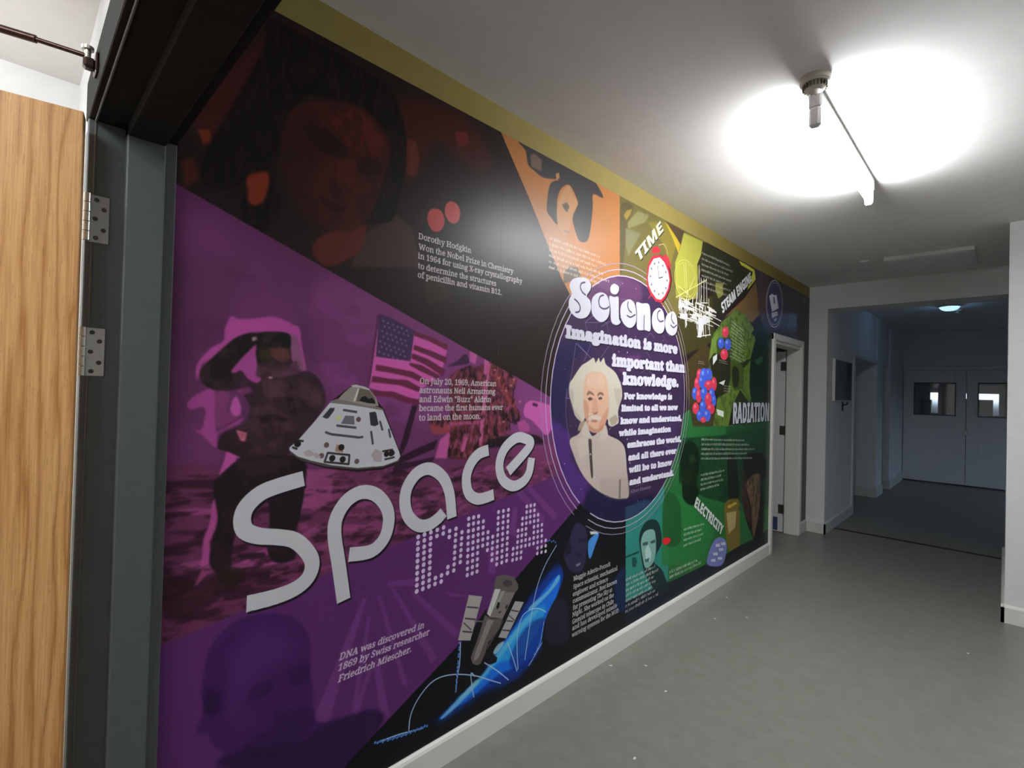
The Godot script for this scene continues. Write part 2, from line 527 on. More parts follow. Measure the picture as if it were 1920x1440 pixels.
func build_lobby() -> void:
	# left side of the lobby: three wall pieces with two deep openings between them
	var st := mb()
	block(st, Vector3(-0.13, 2.04, -9.34), Vector3(0.184, CEILING, -7.76))
	block(st, Vector3(-0.13, 0, -9.86), Vector3(0.20, CEILING, -9.34))
	block(st, Vector3(-0.13, 2.04, -10.42), Vector3(0.19, CEILING, -9.86))
	block(st, Vector3(-0.13, 0, -11.9), Vector3(0.22, CEILING, -10.42))
	block(st, Vector3(-0.6, 0, -11.9), Vector3(-0.5, CEILING, -7.2))
	block(st, Vector3(-0.5, 0, -7.3), Vector3(-0.13, CEILING, -7.2))
	struct("wall_lobby", st, M.white_wall, "dim lobby wall with two deep openings", "wall")
	st = mb()
	block(st, Vector3(0.184, 0, -7.80), Vector3(0.20, 2.09, -7.70), 0.004)
	block(st, Vector3(0.184, 2.04, -9.34), Vector3(0.20, 2.09, -7.80), 0.004)
	struct("trim_5", st, M.trim_grey, "pale trim round the first lobby opening", "door frame")
	st = mb()
	skirting(st, Vector3(0.20, 0, -9.34), Vector3(0.20, 0, -9.86), Vector3.RIGHT, 0.14, 0.018)
	skirting(st, Vector3(-0.12, 0, -9.34), Vector3(0.218, 0, -9.34), Vector3.BACK, 0.14, 0.018)
	skirting(st, Vector3(0.22, 0, -10.42), Vector3(0.22, 0, -11.88), Vector3.RIGHT, 0.14, 0.018)
	skirting(st, Vector3(-0.12, 0, -10.42), Vector3(0.238, 0, -10.42), Vector3.BACK, 0.14, 0.018)
	struct("baseboard_lobby", st, M.trim_grey, "pale skirting boards in the lobby", "skirting")
	# right side: a wide glazed opening that lets the daylight in, out of the camera's sight
	st = mb()
	block(st, Vector3(3.6, 0, -9.7), Vector3(3.75, CEILING, -6.75))
	block(st, Vector3(3.6, 1.7, -10.7), Vector3(3.75, CEILING, -9.7))
	block(st, Vector3(3.6, 0, -17.0), Vector3(3.75, CEILING, -10.7))
	struct("wall_lobby_right", st, M.white_wall, "lobby wall with the glazed entrance", "wall")
	var wi := Node3D.new()
	wi.name = numbered("window_1")
	add_child(wi)
	wi.set_meta("kind", "structure")
	wi.set_meta("label", "glazed entrance screen in the lobby wall")
	wi.set_meta("category", "window")
	for z in [-9.73, -10.67]:
		st = mb()
		block(st, Vector3(3.63, 0, z - 0.03), Vector3(3.70, 1.7, z + 0.03), 0.004)
		obj("mullion", st, M.frame_grey, wi)
	for z in [-10.2]:
		st = mb()
		block(st, Vector3(3.66, 0.02, z - 0.46), Vector3(3.666, 1.69, z + 0.46))
		obj("pane", st, M.glass, wi)
	# end wall with double doors
	st = mb()
	block(st, Vector3(0.22, 2.12, -12.0), Vector3(3.6, CEILING, -11.9))
	block(st, Vector3(2.02, 0, -12.0), Vector3(3.6, 2.12, -11.9))
	struct("wall_end", st, M.white_wall, "dim wall above the double doors at the end", "wall")
	st = mb()
	block(st, Vector3(0.22, 2.06, -11.9), Vector3(2.02, 2.12, -11.875), 0.004)
	struct("trim_6", st, M.door_white, "pale head trim over the double doors", "door frame")
	for side in 2:
		var x0 := 0.225 if side == 0 else 1.108
		var x1 := 1.102 if side == 0 else 2.01
		var g0 := 0.392 if side == 0 else 1.268
		var g1 := 0.957 if side == 0 else 1.83
		var dr := Node3D.new()
		dr.name = numbered("door_3" if side == 0 else "door_4")
		add_child(dr)
		dr.set_meta("kind", "structure")
		dr.set_meta("label", "dim double-door leaf with a dark vision panel" if side == 0 else "dim double-door leaf whose vision panel shows a bright window")
		dr.set_meta("category", "door")
		st = mb()
		block(st, Vector3(x0, 0.02, -11.96), Vector3(g0, 2.06, -11.915), 0.002)
		block(st, Vector3(g1, 0.02, -11.96), Vector3(x1, 2.06, -11.915), 0.002)
		block(st, Vector3(g0, 0.02, -11.96), Vector3(g1, 1.245, -11.915), 0.002)
		block(st, Vector3(g0, 1.82, -11.96), Vector3(g1, 2.06, -11.915), 0.002)
		obj("leaf", st, M.door_white, dr)
		st = mb()
		block(st, Vector3(g0, 1.245, -11.94), Vector3(g1, 1.82, -11.934))
		obj("pane", st, M.glass, dr)
		st = mb()
		block(st, Vector3(g0 - 0.012, 1.233, -11.916), Vector3(g1 + 0.012, 1.247, -11.906), 0.002)
		block(st, Vector3(g0 - 0.012, 1.818, -11.916), Vector3(g1 + 0.012, 1.832, -11.906), 0.002)
		block(st, Vector3(g0 - 0.012, 1.233, -11.916), Vector3(g0 + 0.002, 1.832, -11.906), 0.002)
		block(st, Vector3(g1 - 0.002, 1.233, -11.916), Vector3(g1 + 0.012, 1.832, -11.906), 0.002)
		obj("bead", st, M.frame_grey, dr)
		if side == 1:
			st = mb()
			bar(st, Vector3(1.10, 1.525, -11.915), Vector3(1.10, 1.525, -11.905), 0.026, 0.024)
			obj("disc_sign", st, M.paper, dr)
			st = mb()
			block(st, Vector3(1.088, 0.91, -11.915), Vector3(1.122, 0.985, -11.900), 0.004)
			obj("lock_plate", st, M.steel, dr)
	# the room behind the double doors: back wall with two windows
	st = mb()
	block(st, Vector3(-1.0, 0, -15.1), Vector3(0.36, CEILING, -15.0))
	block(st, Vector3(0.50, 0, -15.1), Vector3(0.92, CEILING, -15.0))
	block(st, Vector3(1.50, 0, -15.1), Vector3(3.6, CEILING, -15.0))
	block(st, Vector3(0.36, 0, -15.1), Vector3(0.50, 1.21, -15.0))
	block(st, Vector3(0.36, 1.70, -15.1), Vector3(0.50, CEILING, -15.0))
	block(st, Vector3(0.92, 0, -15.1), Vector3(1.50, 1.20, -15.0))
	block(st, Vector3(0.92, 1.69, -15.1), Vector3(1.50, CEILING, -15.0))
	block(st, Vector3(-1.0, 0, -15.0), Vector3(-0.9, CEILING, -12.0))
	block(st, Vector3(-1.0, 0, -12.0), Vector3(-0.13, CEILING, -11.9))
	struct("wall_rear_room", st, M.white_wall, "wall of the room behind the double doors", "wall")
	var w2 := Node3D.new()
	w2.name = numbered("window_2")
	add_child(w2)
	w2.set_meta("kind", "structure")
	w2.set_meta("label", "bright window seen through the double doors")
	w2.set_meta("category", "window")
	for r in [[0.36, 0.50, 1.21, 1.70], [0.92, 1.50, 1.20, 1.69]]:
		st = mb()
		block(st, Vector3(r[0], r[2], -15.055), Vector3(r[1], r[3], -15.049))
		obj("pane", st, M.glass, w2)
		st = mb()
		block(st, Vector3(r[0], r[2], -15.07), Vector3(r[1], r[2] + 0.015, -15.03))
		block(st, Vector3(r[0], r[3] - 0.015, -15.07), Vector3(r[1], r[3], -15.03))
		obj("frame", st, M.trim_grey, w2)
	st = mb()
	block(st, Vector3(0.72, 0, -14.92), Vector3(1.415, 1.545, -14.55), 0.006)
	var cab := obj("cupboard", st, M.dark_board)
	tag(cab, "dark cupboard before the bright window in the rear room", "cupboard")
	st = mb()
	block(st, Vector3(0.22, 0, -14.96), Vector3(0.405, 1.52, -14.7), 0.006)
	tag(obj("locker", st, M.dark_board), "narrow dark locker before the slit window in the rear room", "locker")
	st = mb()
	block(st, Vector3(1.53, 1.40, -15.0), Vector3(1.64, 1.61, -14.992), 0.002)
	tag(obj("wall_poster", st, M.paper), "pale sheet on the rear-room wall beside the window", "poster")
	# notice board on the pier wall and the small hook below it
	var nb := thing("notice_board", "dark notice board with a pale edge on the pier wall", "notice board", Vector3(0.184, 0, 0))
	st = mb()
	block(st, Vector3(0, 1.468, -7.50), Vector3(0.026, 1.957, -6.64), 0.003)
	obj("frame", st, M.trim_grey, nb)
	st = mb()
	block(st, Vector3(0.026, 1.480, -7.20), Vector3(0.029, 1.945, -6.655), 0.001)
	obj("poster", st, paint(Color8(111, 114, 116), 0.6), nb)
	st = mb()
	block(st, Vector3(0.026, 1.480, -7.49), Vector3(0.029, 1.945, -7.20), 0.001)
	obj("poster", st, M.dark_board, nb)
	var hk := thing("coat_hook", "small black hook on the wall under the notice board", "hook", Vector3(0.184, 1.40, -7.15))
	st = mb()
	block(st, Vector3(0, -0.05, -0.03), Vector3(0.008, 0.06, 0.03), 0.003)
	bar(st, Vector3(0.006, 0.02, 0), Vector3(0.05, 0.03, 0), 0.008, 0.007, 10)
	bar(st, Vector3(0.05, 0.03, 0), Vector3(0.055, 0.06, 0), 0.007, 0.009, 10)
	obj("hook", st, M.black, hk)

# ------------------------------------------------------------------ ceiling fittings
func tube_light(at: Vector3, label: String, energy: float) -> void:
	# batten along z; "at" is the ceiling point over its middle
	var t := thing("tube_light", label, "ceiling light", at)
	var half := 0.575
	var st := mb()
	block(st, Vector3(-0.024, -0.068, -half), Vector3(0.024, 0.0, half), 0.006)
	obj("body", st, M.lamp_body, t)
	for s in [-1.0, 1.0]:
		st = mb()
		block(st, Vector3(-0.021, -0.146, s * (half - 0.026)), Vector3(0.021, -0.064, s * (half + 0.004)), 0.009)
		obj("end_cap", st, M.lamp_body, t)
	st = mb()
	bar(st, Vector3(0, -0.122, 0.026 - half), Vector3(0, -0.122, half - 0.026), 0.013, 0.013, 20)
	obj("tube", st, M.glow, t)
	# the tube's light leaves its glass on three sides, most of it downwards as from a lamp with a coated back
	for k in 3:
		var d := Vector3.DOWN.rotated(Vector3.BACK, TAU * k / 3.0)
		var l := AreaLight3D.new()
		l.name = "tube_glow"
		t.add_child(l, true)
		var back := -d
		l.transform = Transform3D(Basis(Vector3.BACK, back.cross(Vector3.BACK), back), Vector3(0, -0.122, 0) + d * 0.0145)
		l.area_size = Vector2(half * 2.0 - 0.06, 0.022)
		l.area_normalize_energy = true
		l.light_color = Color(0.98, 0.99, 1.0)
		l.light_energy = energy * (1.25 if k == 0 else 0.57)
		l.area_range = 30.0
		l.area_attenuation = 2.0
		l.shadow_enabled = true

func detector(at: Vector3, label: String) -> void:
	var t := thing("smoke_detector", label, "smoke detector", at)
	var st := mb()
	lathe(st, Vector3.ZERO, [Vector2(0.0, -0.024), Vector2(0.046, -0.024), Vector2(0.052, -0.020), Vector2(0.054, 0.0)], 36)
	obj("base", st, M.plastic, t)
	st = mb()
	lathe(st, Vector3.ZERO, [Vector2(0.0, -0.054), Vector2(0.022, -0.053), Vector2(0.036, -0.046), Vector2(0.037, -0.044), Vector2(0.034, -0.043), Vector2(0.034, -0.027), Vector2(0.046, -0.026), Vector2(0.047, -0.022)], 36)
	obj("cover", st, M.plastic, t)
	for k in 18:
		st = mb()
		var a := TAU * k / 18.0
		block(st, Vector3(0.033, -0.045, -0.0022), Vector3(0.043, -0.025, 0.0022), 0.0006, Transform3D(Basis(Vector3.UP, a), Vector3.ZERO))
		obj("fin", st, M.slot, t)

func build_ceiling_things() -> void:
	tube_light(Vector3(1.03, CEILING, -2.845), "bare fluorescent tube light on the corridor ceiling beside the mural", 3.3)
	tube_light(Vector3(-0.5, CEILING, 0.98), "bare tube light in the entry room behind the open wooden door", 2.2)
	tube_light(Vector3(0.95, CEILING, 1.0), "bare tube light in the entry room over the doorway", 1.9)
	detector(Vector3(1.052, CEILING, -2.18), "cream smoke detector at the end of the tube light")
	detector(Vector3(1.12, CEILING, -9.05), "pale smoke detector beyond the round lobby light")
	var cp := thing("ceiling_panel", "flat white square panel on the ceiling before the beam", "ceiling panel", Vector3(1.12, CEILING, -5.70))
	var st := mb()
	block(st, Vector3(-0.30, -0.034, -0.31), Vector3(0.29, 0, 0.325), 0.004)
	obj("frame", st, M.lamp_body, cp)
	st = mb()
	block(st, Vector3(-0.27, -0.037, -0.28), Vector3(0.26, -0.033, 0.295), 0.001)
	obj("diffuser", st, M.white_wall, cp)
	st = mb()
	block(st, Vector3(0.64, CEILING - 0.016, -5.42), Vector3(0.712, CEILING, -5.385), 0.004)
	tag(obj("ceiling_sensor", st, M.lamp_body), "tiny white sensor on the ceiling beside the square panel", "sensor")
	var rl := thing("round_light", "small glowing round light on the lobby ceiling", "ceiling light", Vector3(1.065, CEILING, -8.62))
	st = mb()
	lathe(st, Vector3.ZERO, [Vector2(0.0, -0.022), Vector2(0.112, -0.022), Vector2(0.118, -0.016), Vector2(0.118, 0.0)], 32)
	obj("rim", st, M.lamp_body, rl)
	st = mb()
	lathe(st, Vector3.ZERO, [Vector2(0.0, -0.072), Vector2(0.05, -0.067), Vector2(0.08, -0.054), Vector2(0.098, -0.036), Vector2(0.104, -0.0222)], 32)
	obj("dome", st, M.blue_glow, rl)
	var l := OmniLight3D.new()
	l.name = "dome_glow"
	rl.add_child(l)
	l.position = Vector3(0, -0.04, 0)
	l.light_color = Color(0.6, 0.78, 1.0)
	l.light_energy = 0.05
	l.light_size = 0.03
	l.omni_range = 20.0
	l.omni_attenuation = 2.0
	l.shadow_enabled = true

func build_small_things() -> void:
	var spots := SCRAPS
	for k in spots.size():
		var p: Vector2 = spots[k]
		var st := mb()
		block(st, Vector3(-0.008, 0.0, -0.004), Vector3(0.007, 0.0015, 0.005), 0.0005, Transform3D(Basis(Vector3.UP, 0.7 * k), Vector3.ZERO))
		var o := obj("paper_scrap", st, M.paper)
		o.position = Vector3(p.x, 0, p.y)
		var where := "tiny white paper scrap on the open grey floor before the mural"
		if p.y < -10.0:
			where = "tiny pale scrap on the lobby floor before the double doors"
		elif p.x < 0.15:
			where = "tiny white paper scrap close to the skirting under the mural"
		elif p.x > 1.0:
			where = "tiny white paper scrap on the floor near the jutting white wall end"
		tag(o, where, "litter", "paper scraps on the floor")

# ------------------------------------------------------------------ the mural
# The print is drawn in millimetres: u along the wall from its near edge, v above the floor.
var canvas: Image               # coarse picture: photographic parts of the print
var kept: Image
var clip_shape := PackedVector2Array()
var inks: Array = []            # crisp shapes: [colour, outline, box]
var fonts := {}

func pairs(p: Array) -> PackedVector2Array:
	var r := PackedVector2Array()
	for i in range(0, p.size(), 2):
		r.append(Vector2(p[i], p[i + 1]))
	return r

func scaled(p: PackedVector2Array, u0: float, v1: float, k: float) -> PackedVector2Array:
	var r := PackedVector2Array()
	for q in p:
		r.append(Vector2((q.x - u0) * k, (v1 - q.y) * k))
	return r

# fills an outline (pixel coordinates, even-odd) row by row
func fill_outline(img: Image, p: PackedVector2Array, c: Color) -> void:
	var w := img.get_width()
	var h := img.get_height()
	var lo := INF
	var hi := -INF
	for q in p:
		lo = minf(lo, q.y)
		hi = maxf(hi, q.y)
	var y0 := maxi(0, ceili(lo - 0.5))
	var y1 := mini(h - 1, floori(hi - 0.5))
	var n := p.size()
	for y in range(y0, y1 + 1):
		var yc := y + 0.5
		var xs: Array[float] = []
		var a := p[n - 1]
		for b in p:
			if (a.y <= yc) != (b.y <= yc):
				xs.append(a.x + (yc - a.y) * (b.x - a.x) / (b.y - a.y))
			a = b
		if xs.size() > 2:
			xs.sort()
		elif xs.size() == 2 and xs[0] > xs[1]:
			xs.reverse()
		for i in range(0, xs.size() - 1, 2):
			var x0 := maxi(0, ceili(xs[i] - 0.5))
			var x1 := mini(w, ceili(xs[i + 1] - 0.5))
			if x1 > x0:
				img.fill_rect(Rect2i(x0, y, x1 - x0, 1), c)

# a patch of the photographic print; a negative blur keeps straight edges
func soft(red: int, green: int, blue: int, alpha: float, blur: int, pts: Array) -> void:
	var p := pairs(pts)
	var k := COARSE / 1000.0
	var c := Color8(red, green, blue)
	if blur == 0:
		fill_outline(canvas, scaled(p, 0, MURAL_TOP * 1000, k), c)
		return
	if blur > 0:
		p = rounded_ring(p)
	var box := Rect2(p[0], Vector2.ZERO)
	for q in p:
		box = box.expand(q)
	var cell := maxf(absf(blur) * 0.7, 2.6)
	box = box.grow(cell * 3.0)
	var n := Vector2i(maxi(2, ceili(box.size.x / cell)), maxi(2, ceili(box.size.y / cell)))
	var small := Image.create(n.x * 4, n.y * 4, false, Image.FORMAT_RGBA8)
	small.fill(Color(c, 0.0))
	fill_outline(small, scaled(p, box.position.x, box.position.y + n.y * cell, 4.0 / cell), Color(c, alpha))
	small.shrink_x2()
	small.shrink_x2()
	var big := Vector2i(maxi(2, roundi(n.x * cell * k)), maxi(2, roundi(n.y * cell * k)))
	small.resize(big.x, big.y, Image.INTERPOLATE_CUBIC if cell > 8.0 else Image.INTERPOLATE_BILINEAR)
	canvas.blend_rect(small, Rect2i(Vector2i.ZERO, big), Vector2i(roundi(box.position.x * k), roundi((MURAL_TOP * 1000 - box.position.y - n.y * cell) * k)))

# photographic mottle of one tone inside an outline; size in millimetres
func grain(red: int, green: int, blue: int, alpha: float, size: float, stretch: float, seed: int, pts: Array) -> void:
	var p := pairs(pts)
	var k := COARSE / 1000.0
	var box := Rect2(p[0], Vector2.ZERO)
	for q in p:
		box = box.expand(q)
	box = box.intersection(Rect2(0, 0, MURAL_LENGTH * 1000.0, MURAL_TOP * 1000.0))
	var n := Vector2i(maxi(2, ceili(box.size.x * k)), maxi(2, ceili(box.size.y * k)))
	var inside := Image.create(n.x, n.y, false, Image.FORMAT_RGBA8)
	fill_outline(inside, scaled(p, box.position.x, box.end.y, k), Color.WHITE)
	var f := FastNoiseLite.new()
	f.seed = seed
	f.frequency = 1.0 / (size * k)
	f.fractal_octaves = 4
	f.fractal_gain = 0.6
	var bytes := PackedByteArray()
	bytes.resize(n.x * n.y * 4)
	var at := 0
	for y in n.y:
		for x in n.x:
			var v := clampf((f.get_noise_2d(x / stretch, y) + 0.02) * 3.2, 0.0, 1.0)
			bytes[at] = red
			bytes[at + 1] = green
			bytes[at + 2] = blue
			bytes[at + 3] = int(255.0 * alpha * v)
			at += 4
	var layer := Image.create_from_data(n.x, n.y, false, Image.FORMAT_RGBA8, bytes)
	canvas.blend_rect_mask(layer, inside, Rect2i(Vector2i.ZERO, n), Vector2i(roundi(box.position.x * k), roundi((MURAL_TOP * 1000.0 - box.end.y) * k)))

func rounded_ring(p: PackedVector2Array) -> PackedVector2Array:
	var r := PackedVector2Array()
	var n := p.size()
	for i in n:
		for k in 4:
			r.append(p[i].cubic_interpolate(p[(i + 1) % n], p[(i + n - 1) % n], p[(i + 2) % n], k / 4.0))
	return r

func curvy(red: int, green: int, blue: int, pts: Array) -> void:
	ink(Color8(red, green, blue), rounded_ring(pairs(pts)))

func clip(pts: Array) -> void:
	clip_shape = pairs(pts)
	kept = canvas.duplicate()

func unclip() -> void:
	var mask := Image.create(canvas.get_width(), canvas.get_height(), false, Image.FORMAT_RGBA8)
	fill_outline(mask, scaled(clip_shape, 0, MURAL_TOP * 1000, COARSE / 1000.0), Color.WHITE)
	kept.blit_rect_mask(canvas, mask, Rect2i(0, 0, canvas.get_width(), canvas.get_height()), Vector2i.ZERO)
	canvas = kept

func stars(red: int, green: int, blue: int, r: float, pts: Array) -> void:
	for q in pairs(pts):
		soft(red, green, blue, 0.7, 2, [q.x - r, q.y, q.x, q.y - r, q.x + r, q.y, q.x, q.y + r])

func ink(c: Color, p: PackedVector2Array) -> void:
	var box := Rect2(p[0], Vector2.ZERO)
	for q in p:
		box = box.expand(q)
	inks.append([c, p, box])

func fill(red: int, green: int, blue: int, pts: Array) -> void:
	ink(Color8(red, green, blue), pairs(pts))

func round_dot(c: Color, at: Vector2, r: float, sides := 14) -> void:
	var p := PackedVector2Array()
	for i in sides:
		p.append(at + Vector2.from_angle(TAU * i / sides) * r)
	ink(c, p)

func dots(red: int, green: int, blue: int, r: float, pts: Array) -> void:
	for q in pairs(pts):
		round_dot(Color8(red, green, blue), q, r)

func rounded_path(p: PackedVector2Array) -> PackedVector2Array:
	var r := PackedVector2Array()
	for i in p.size() - 1:
		var a := p[maxi(i - 1, 0)]
		var d := p[mini(i + 2, p.size() - 1)]
		for k in 6:
			r.append(p[i].cubic_interpolate(p[i + 1], a, d, k / 6.0))
	r.append(p[p.size() - 1])
	return r

func stroke(c: Color, w: float, p: PackedVector2Array, flat_ends := false) -> void:
	for i in p.size() - 1:
		var n := (p[i + 1] - p[i]).orthogonal().normalized() * w * 0.5
		ink(c, PackedVector2Array([p[i] + n, p[i + 1] + n, p[i + 1] - n, p[i] - n]))
		var clear := minf(p[i].distance_to(p[0]), p[i].distance_to(p[p.size() - 1]))
		if not flat_ends or clear > w * 0.5:
			round_dot(c, p[i], w * 0.5, 18 if w > 20 else 8)

func line(red: int, green: int, blue: int, w: float, pts: Array, curve: bool) -> void:
	var p := pairs(pts)
	stroke(Color8(red, green, blue), w, rounded_path(p) if curve else p)

func big_letter(pts: Array) -> void:
	var p := rounded_path(pairs(pts))
	var lower := PackedVector2Array()
	for q in p:
		lower.append(q + Vector2(5, -7))
	stroke(Color8(27, 18, 32), 50.0, lower, true)
	stroke(Color8(207, 207, 212), 49.0, p, true)

func typeface(which: String) -> Font:
	if not fonts.has(which):
		var f := SystemFont.new()
		f.font_names = PackedStringArray(["Droid Sans"] if which == "sans" else ["Droid Serif"])
		f.font_weight = 400 if which == "serif" else 700
		fonts[which] = f
	return fonts[which]

func glyphs(which: String, s: String) -> PackedVector2Array:
	var t := TextMesh.new()
	t.font = typeface(which)
	t.font_size = 64
	t.pixel_size = 1.0
	t.depth = 0.0
	t.curve_step = 3.0
	t.text = s
	t.horizontal_alignment = HORIZONTAL_ALIGNMENT_LEFT
	var r := PackedVector2Array()
	for i in t.get_surface_count():
		var a := t.surface_get_arrays(i)
		var v: PackedVector3Array = a[Mesh.ARRAY_VERTEX]
		var n: PackedVector3Array = a[Mesh.ARRAY_NORMAL]
		var ix = a[Mesh.ARRAY_INDEX]
		if ix == null or ix.size() == 0:
			for k in v.size():
				r.append(Vector2(v[k].x, v[k].y))
		else:
			for k in ix:
				r.append(Vector2(v[k].x, v[k].y))
	return r

func lettering(red: int, green: int, blue: int, which: String, s: String, u: float, v: float, cap: float, width: float, turn: float, shear: float, bold: float, edge: bool) -> void:
	var cap_box := Rect2()
	var hh := glyphs(which, "H")
	cap_box = Rect2(hh[0], Vector2.ZERO)
	for q in hh:
		cap_box = cap_box.expand(q)
	var g := glyphs(which, s)
	var box := Rect2(g[0], Vector2.ZERO)
	for q in g:
		box = box.expand(q)
	var kx := (width - 2.0 * bold) / box.size.x
	var ky := (cap - 2.0 * bold) / cap_box.size.y
	var a := deg_to_rad(turn) if absf(turn) > 2.0 else 0.0
	var put := PackedVector2Array()
	for q in g:
		var x := (q.x - box.position.x) * kx + bold
		var y := (q.y - cap_box.position.y) * ky + bold
		put.append(Vector2(x + y * shear, y).rotated(a) + Vector2(u, v))
	if edge:
		spread(Color8(23, 20, 28), put, bold * 1.1, Vector2(cap * 0.05 + 2.0, -cap * 0.05 - 2.0))
	spread(Color8(red, green, blue), put, bold, Vector2.ZERO)

func spread(c: Color, p: PackedVector2Array, bold: float, off: Vector2) -> void:
	var moves := [Vector2.ZERO]
	if bold > 0.0:
		for i in 8:
			moves.append(Vector2.from_angle(TAU * i / 8.0) * bold)
	for m: Vector2 in moves:
		for i in range(0, p.size() - 2, 3):
			ink(c, PackedVector2Array([p[i] + off + m, p[i + 1] + off + m, p[i + 2] + off + m]))

# one line of print too fine to read at this distance: ticks grouped like words
func tiny_words(red: int, green: int, blue: int, u0: float, v0: float, u1: float, v1: float, cap: float, seed: int) -> void:
	var rng := RandomNumberGenerator.new()
	rng.seed = seed * 7919
	var d := Vector2(u1 - u0, v1 - v0)
	var n := d.length()
	d /= n
	var up := d.orthogonal() * (1.0 if d.orthogonal().y > 0 else -1.0)
	var x := 0.0
	var left := rng.randi_range(2, 8)
	while x < n:
		var h := cap * (1.0 if rng.randf() < 0.25 else 0.68)
		var w := cap * rng.randf_range(0.12, 0.2)
		var a := Vector2(u0, v0) + d * x
		ink(Color8(red, green, blue), PackedVector2Array([a, a + d * w, a + d * w + up * h, a + up * h]))
		if rng.randf() < 0.7:
			var lift := up * cap * (0.56 if rng.randf() < 0.6 else 0.0)
			ink(Color8(red, green, blue), PackedVector2Array([a + lift, a + d * cap * 0.36 + lift, a + d * cap * 0.36 + up * cap * 0.14 + lift, a + up * cap * 0.14 + lift]))
		x += cap * rng.randf_range(0.34, 0.5)
		left -= 1
		if left <= 0:
			x += cap * 0.5
			left = rng.randi_range(2, 9)

func build_mural() -> void:
	canvas = Image.create(ceili(MURAL_LENGTH * COARSE), ceili(MURAL_TOP * COARSE), false, Image.FORMAT_RGBA8)
	canvas.fill(Color8(42, 32, 36))
	paint_red_portrait()
	paint_moon_landing()
	paint_dna_panel()
	paint_earth_panel()
	paint_green_panels()
	paint_radiation_panels()
	paint_quote_circle()
	print_lines_and_shapes()
	print_lettering()
	var t := thing("wall_mural", "long printed science mural in purple, red and green along the corridor wall", "mural", Vector3(0, 0, -MURAL_START))
	var drops := 5
	var wide := MURAL_LENGTH / drops
	for k in drops:
		var u0 := wide * k
		var size := Vector2i(roundi(wide * FINE) * 2, roundi((MURAL_TOP - MURAL_BOTTOM) * FINE) * 2)
		var part := canvas.get_region(Rect2i(roundi(u0 * COARSE), 0, roundi(wide * COARSE), roundi((MURAL_TOP - MURAL_BOTTOM) * COARSE)))
		part.resize(size.x, size.y, Image.INTERPOLATE_BILINEAR)
		var kx := FINE * 2.0 / 1000.0
		for i: Array in inks:
			var box: Rect2 = i[2]
			if box.end.x < u0 * 1000.0 or box.position.x > (u0 + wide) * 1000.0:
				continue
			fill_outline(part, scaled(i[1], u0 * 1000.0, MURAL_TOP * 1000.0, kx), i[0])
		part.shrink_x2()
		part.convert(Image.FORMAT_RGB8)
		var m := StandardMaterial3D.new()
		m.albedo_texture = ImageTexture.create_from_image(part)
		m.roughness = 0.36
		m.metallic_specular = 0.34
		var st := mb()
		# the side door cuts a corner out of the last drops
		var cut0 := 4.820
		var cut1 := 5.820
		var e1 := u0 + wide - 0.0006
		var pieces := [[u0, minf(e1, cut0), MURAL_BOTTOM], [maxf(u0, cut0), minf(e1, cut1), 2.112], [maxf(u0, cut1), e1, MURAL_BOTTOM + 0.014]]
		for r in pieces:
			if r[1] - r[0] < 0.001:
				continue
			sheet(st, r[0], r[1], r[2], MURAL_TOP, u0, wide)
		obj("vinyl_drop", st, m, t)

func sheet(st: SurfaceTool, a: float, b: float, low: float, high: float, u0: float, wide: float) -> void:
	var x := 0.0016
	var p := [Vector3(x, low, -a), Vector3(x, low, -b), Vector3(x, high, -b), Vector3(x, high, -a)]
	var uv := []
	for q: Vector3 in p:
		uv.append(Vector2((-q.z - u0) / wide, (MURAL_TOP - q.y) / (MURAL_TOP - MURAL_BOTTOM)))
	var n := Vector3.RIGHT
	tri(st, p[0], p[1], p[2], n, n, n, uv[0], uv[1], uv[2])
	tri(st, p[0], p[2], p[3], n, n, n, uv[0], uv[2], uv[3])
	# thin edges down to the wall
	for i in 4:
		var c: Vector3 = p[i]
		var d: Vector3 = p[(i + 1) % 4]
		var back := Vector3(x - 0.0002, 0, 0)
		var out: Vector3 = ((c + d) * 0.5 - (p[0] + p[2]) * 0.5).normalized()
		tri(st, c, d, d - back, out, out, out, uv[i], uv[(i + 1) % 4], uv[(i + 1) % 4])
		tri(st, c, d - back, c - back, out, out, out, uv[i], uv[(i + 1) % 4], uv[i])

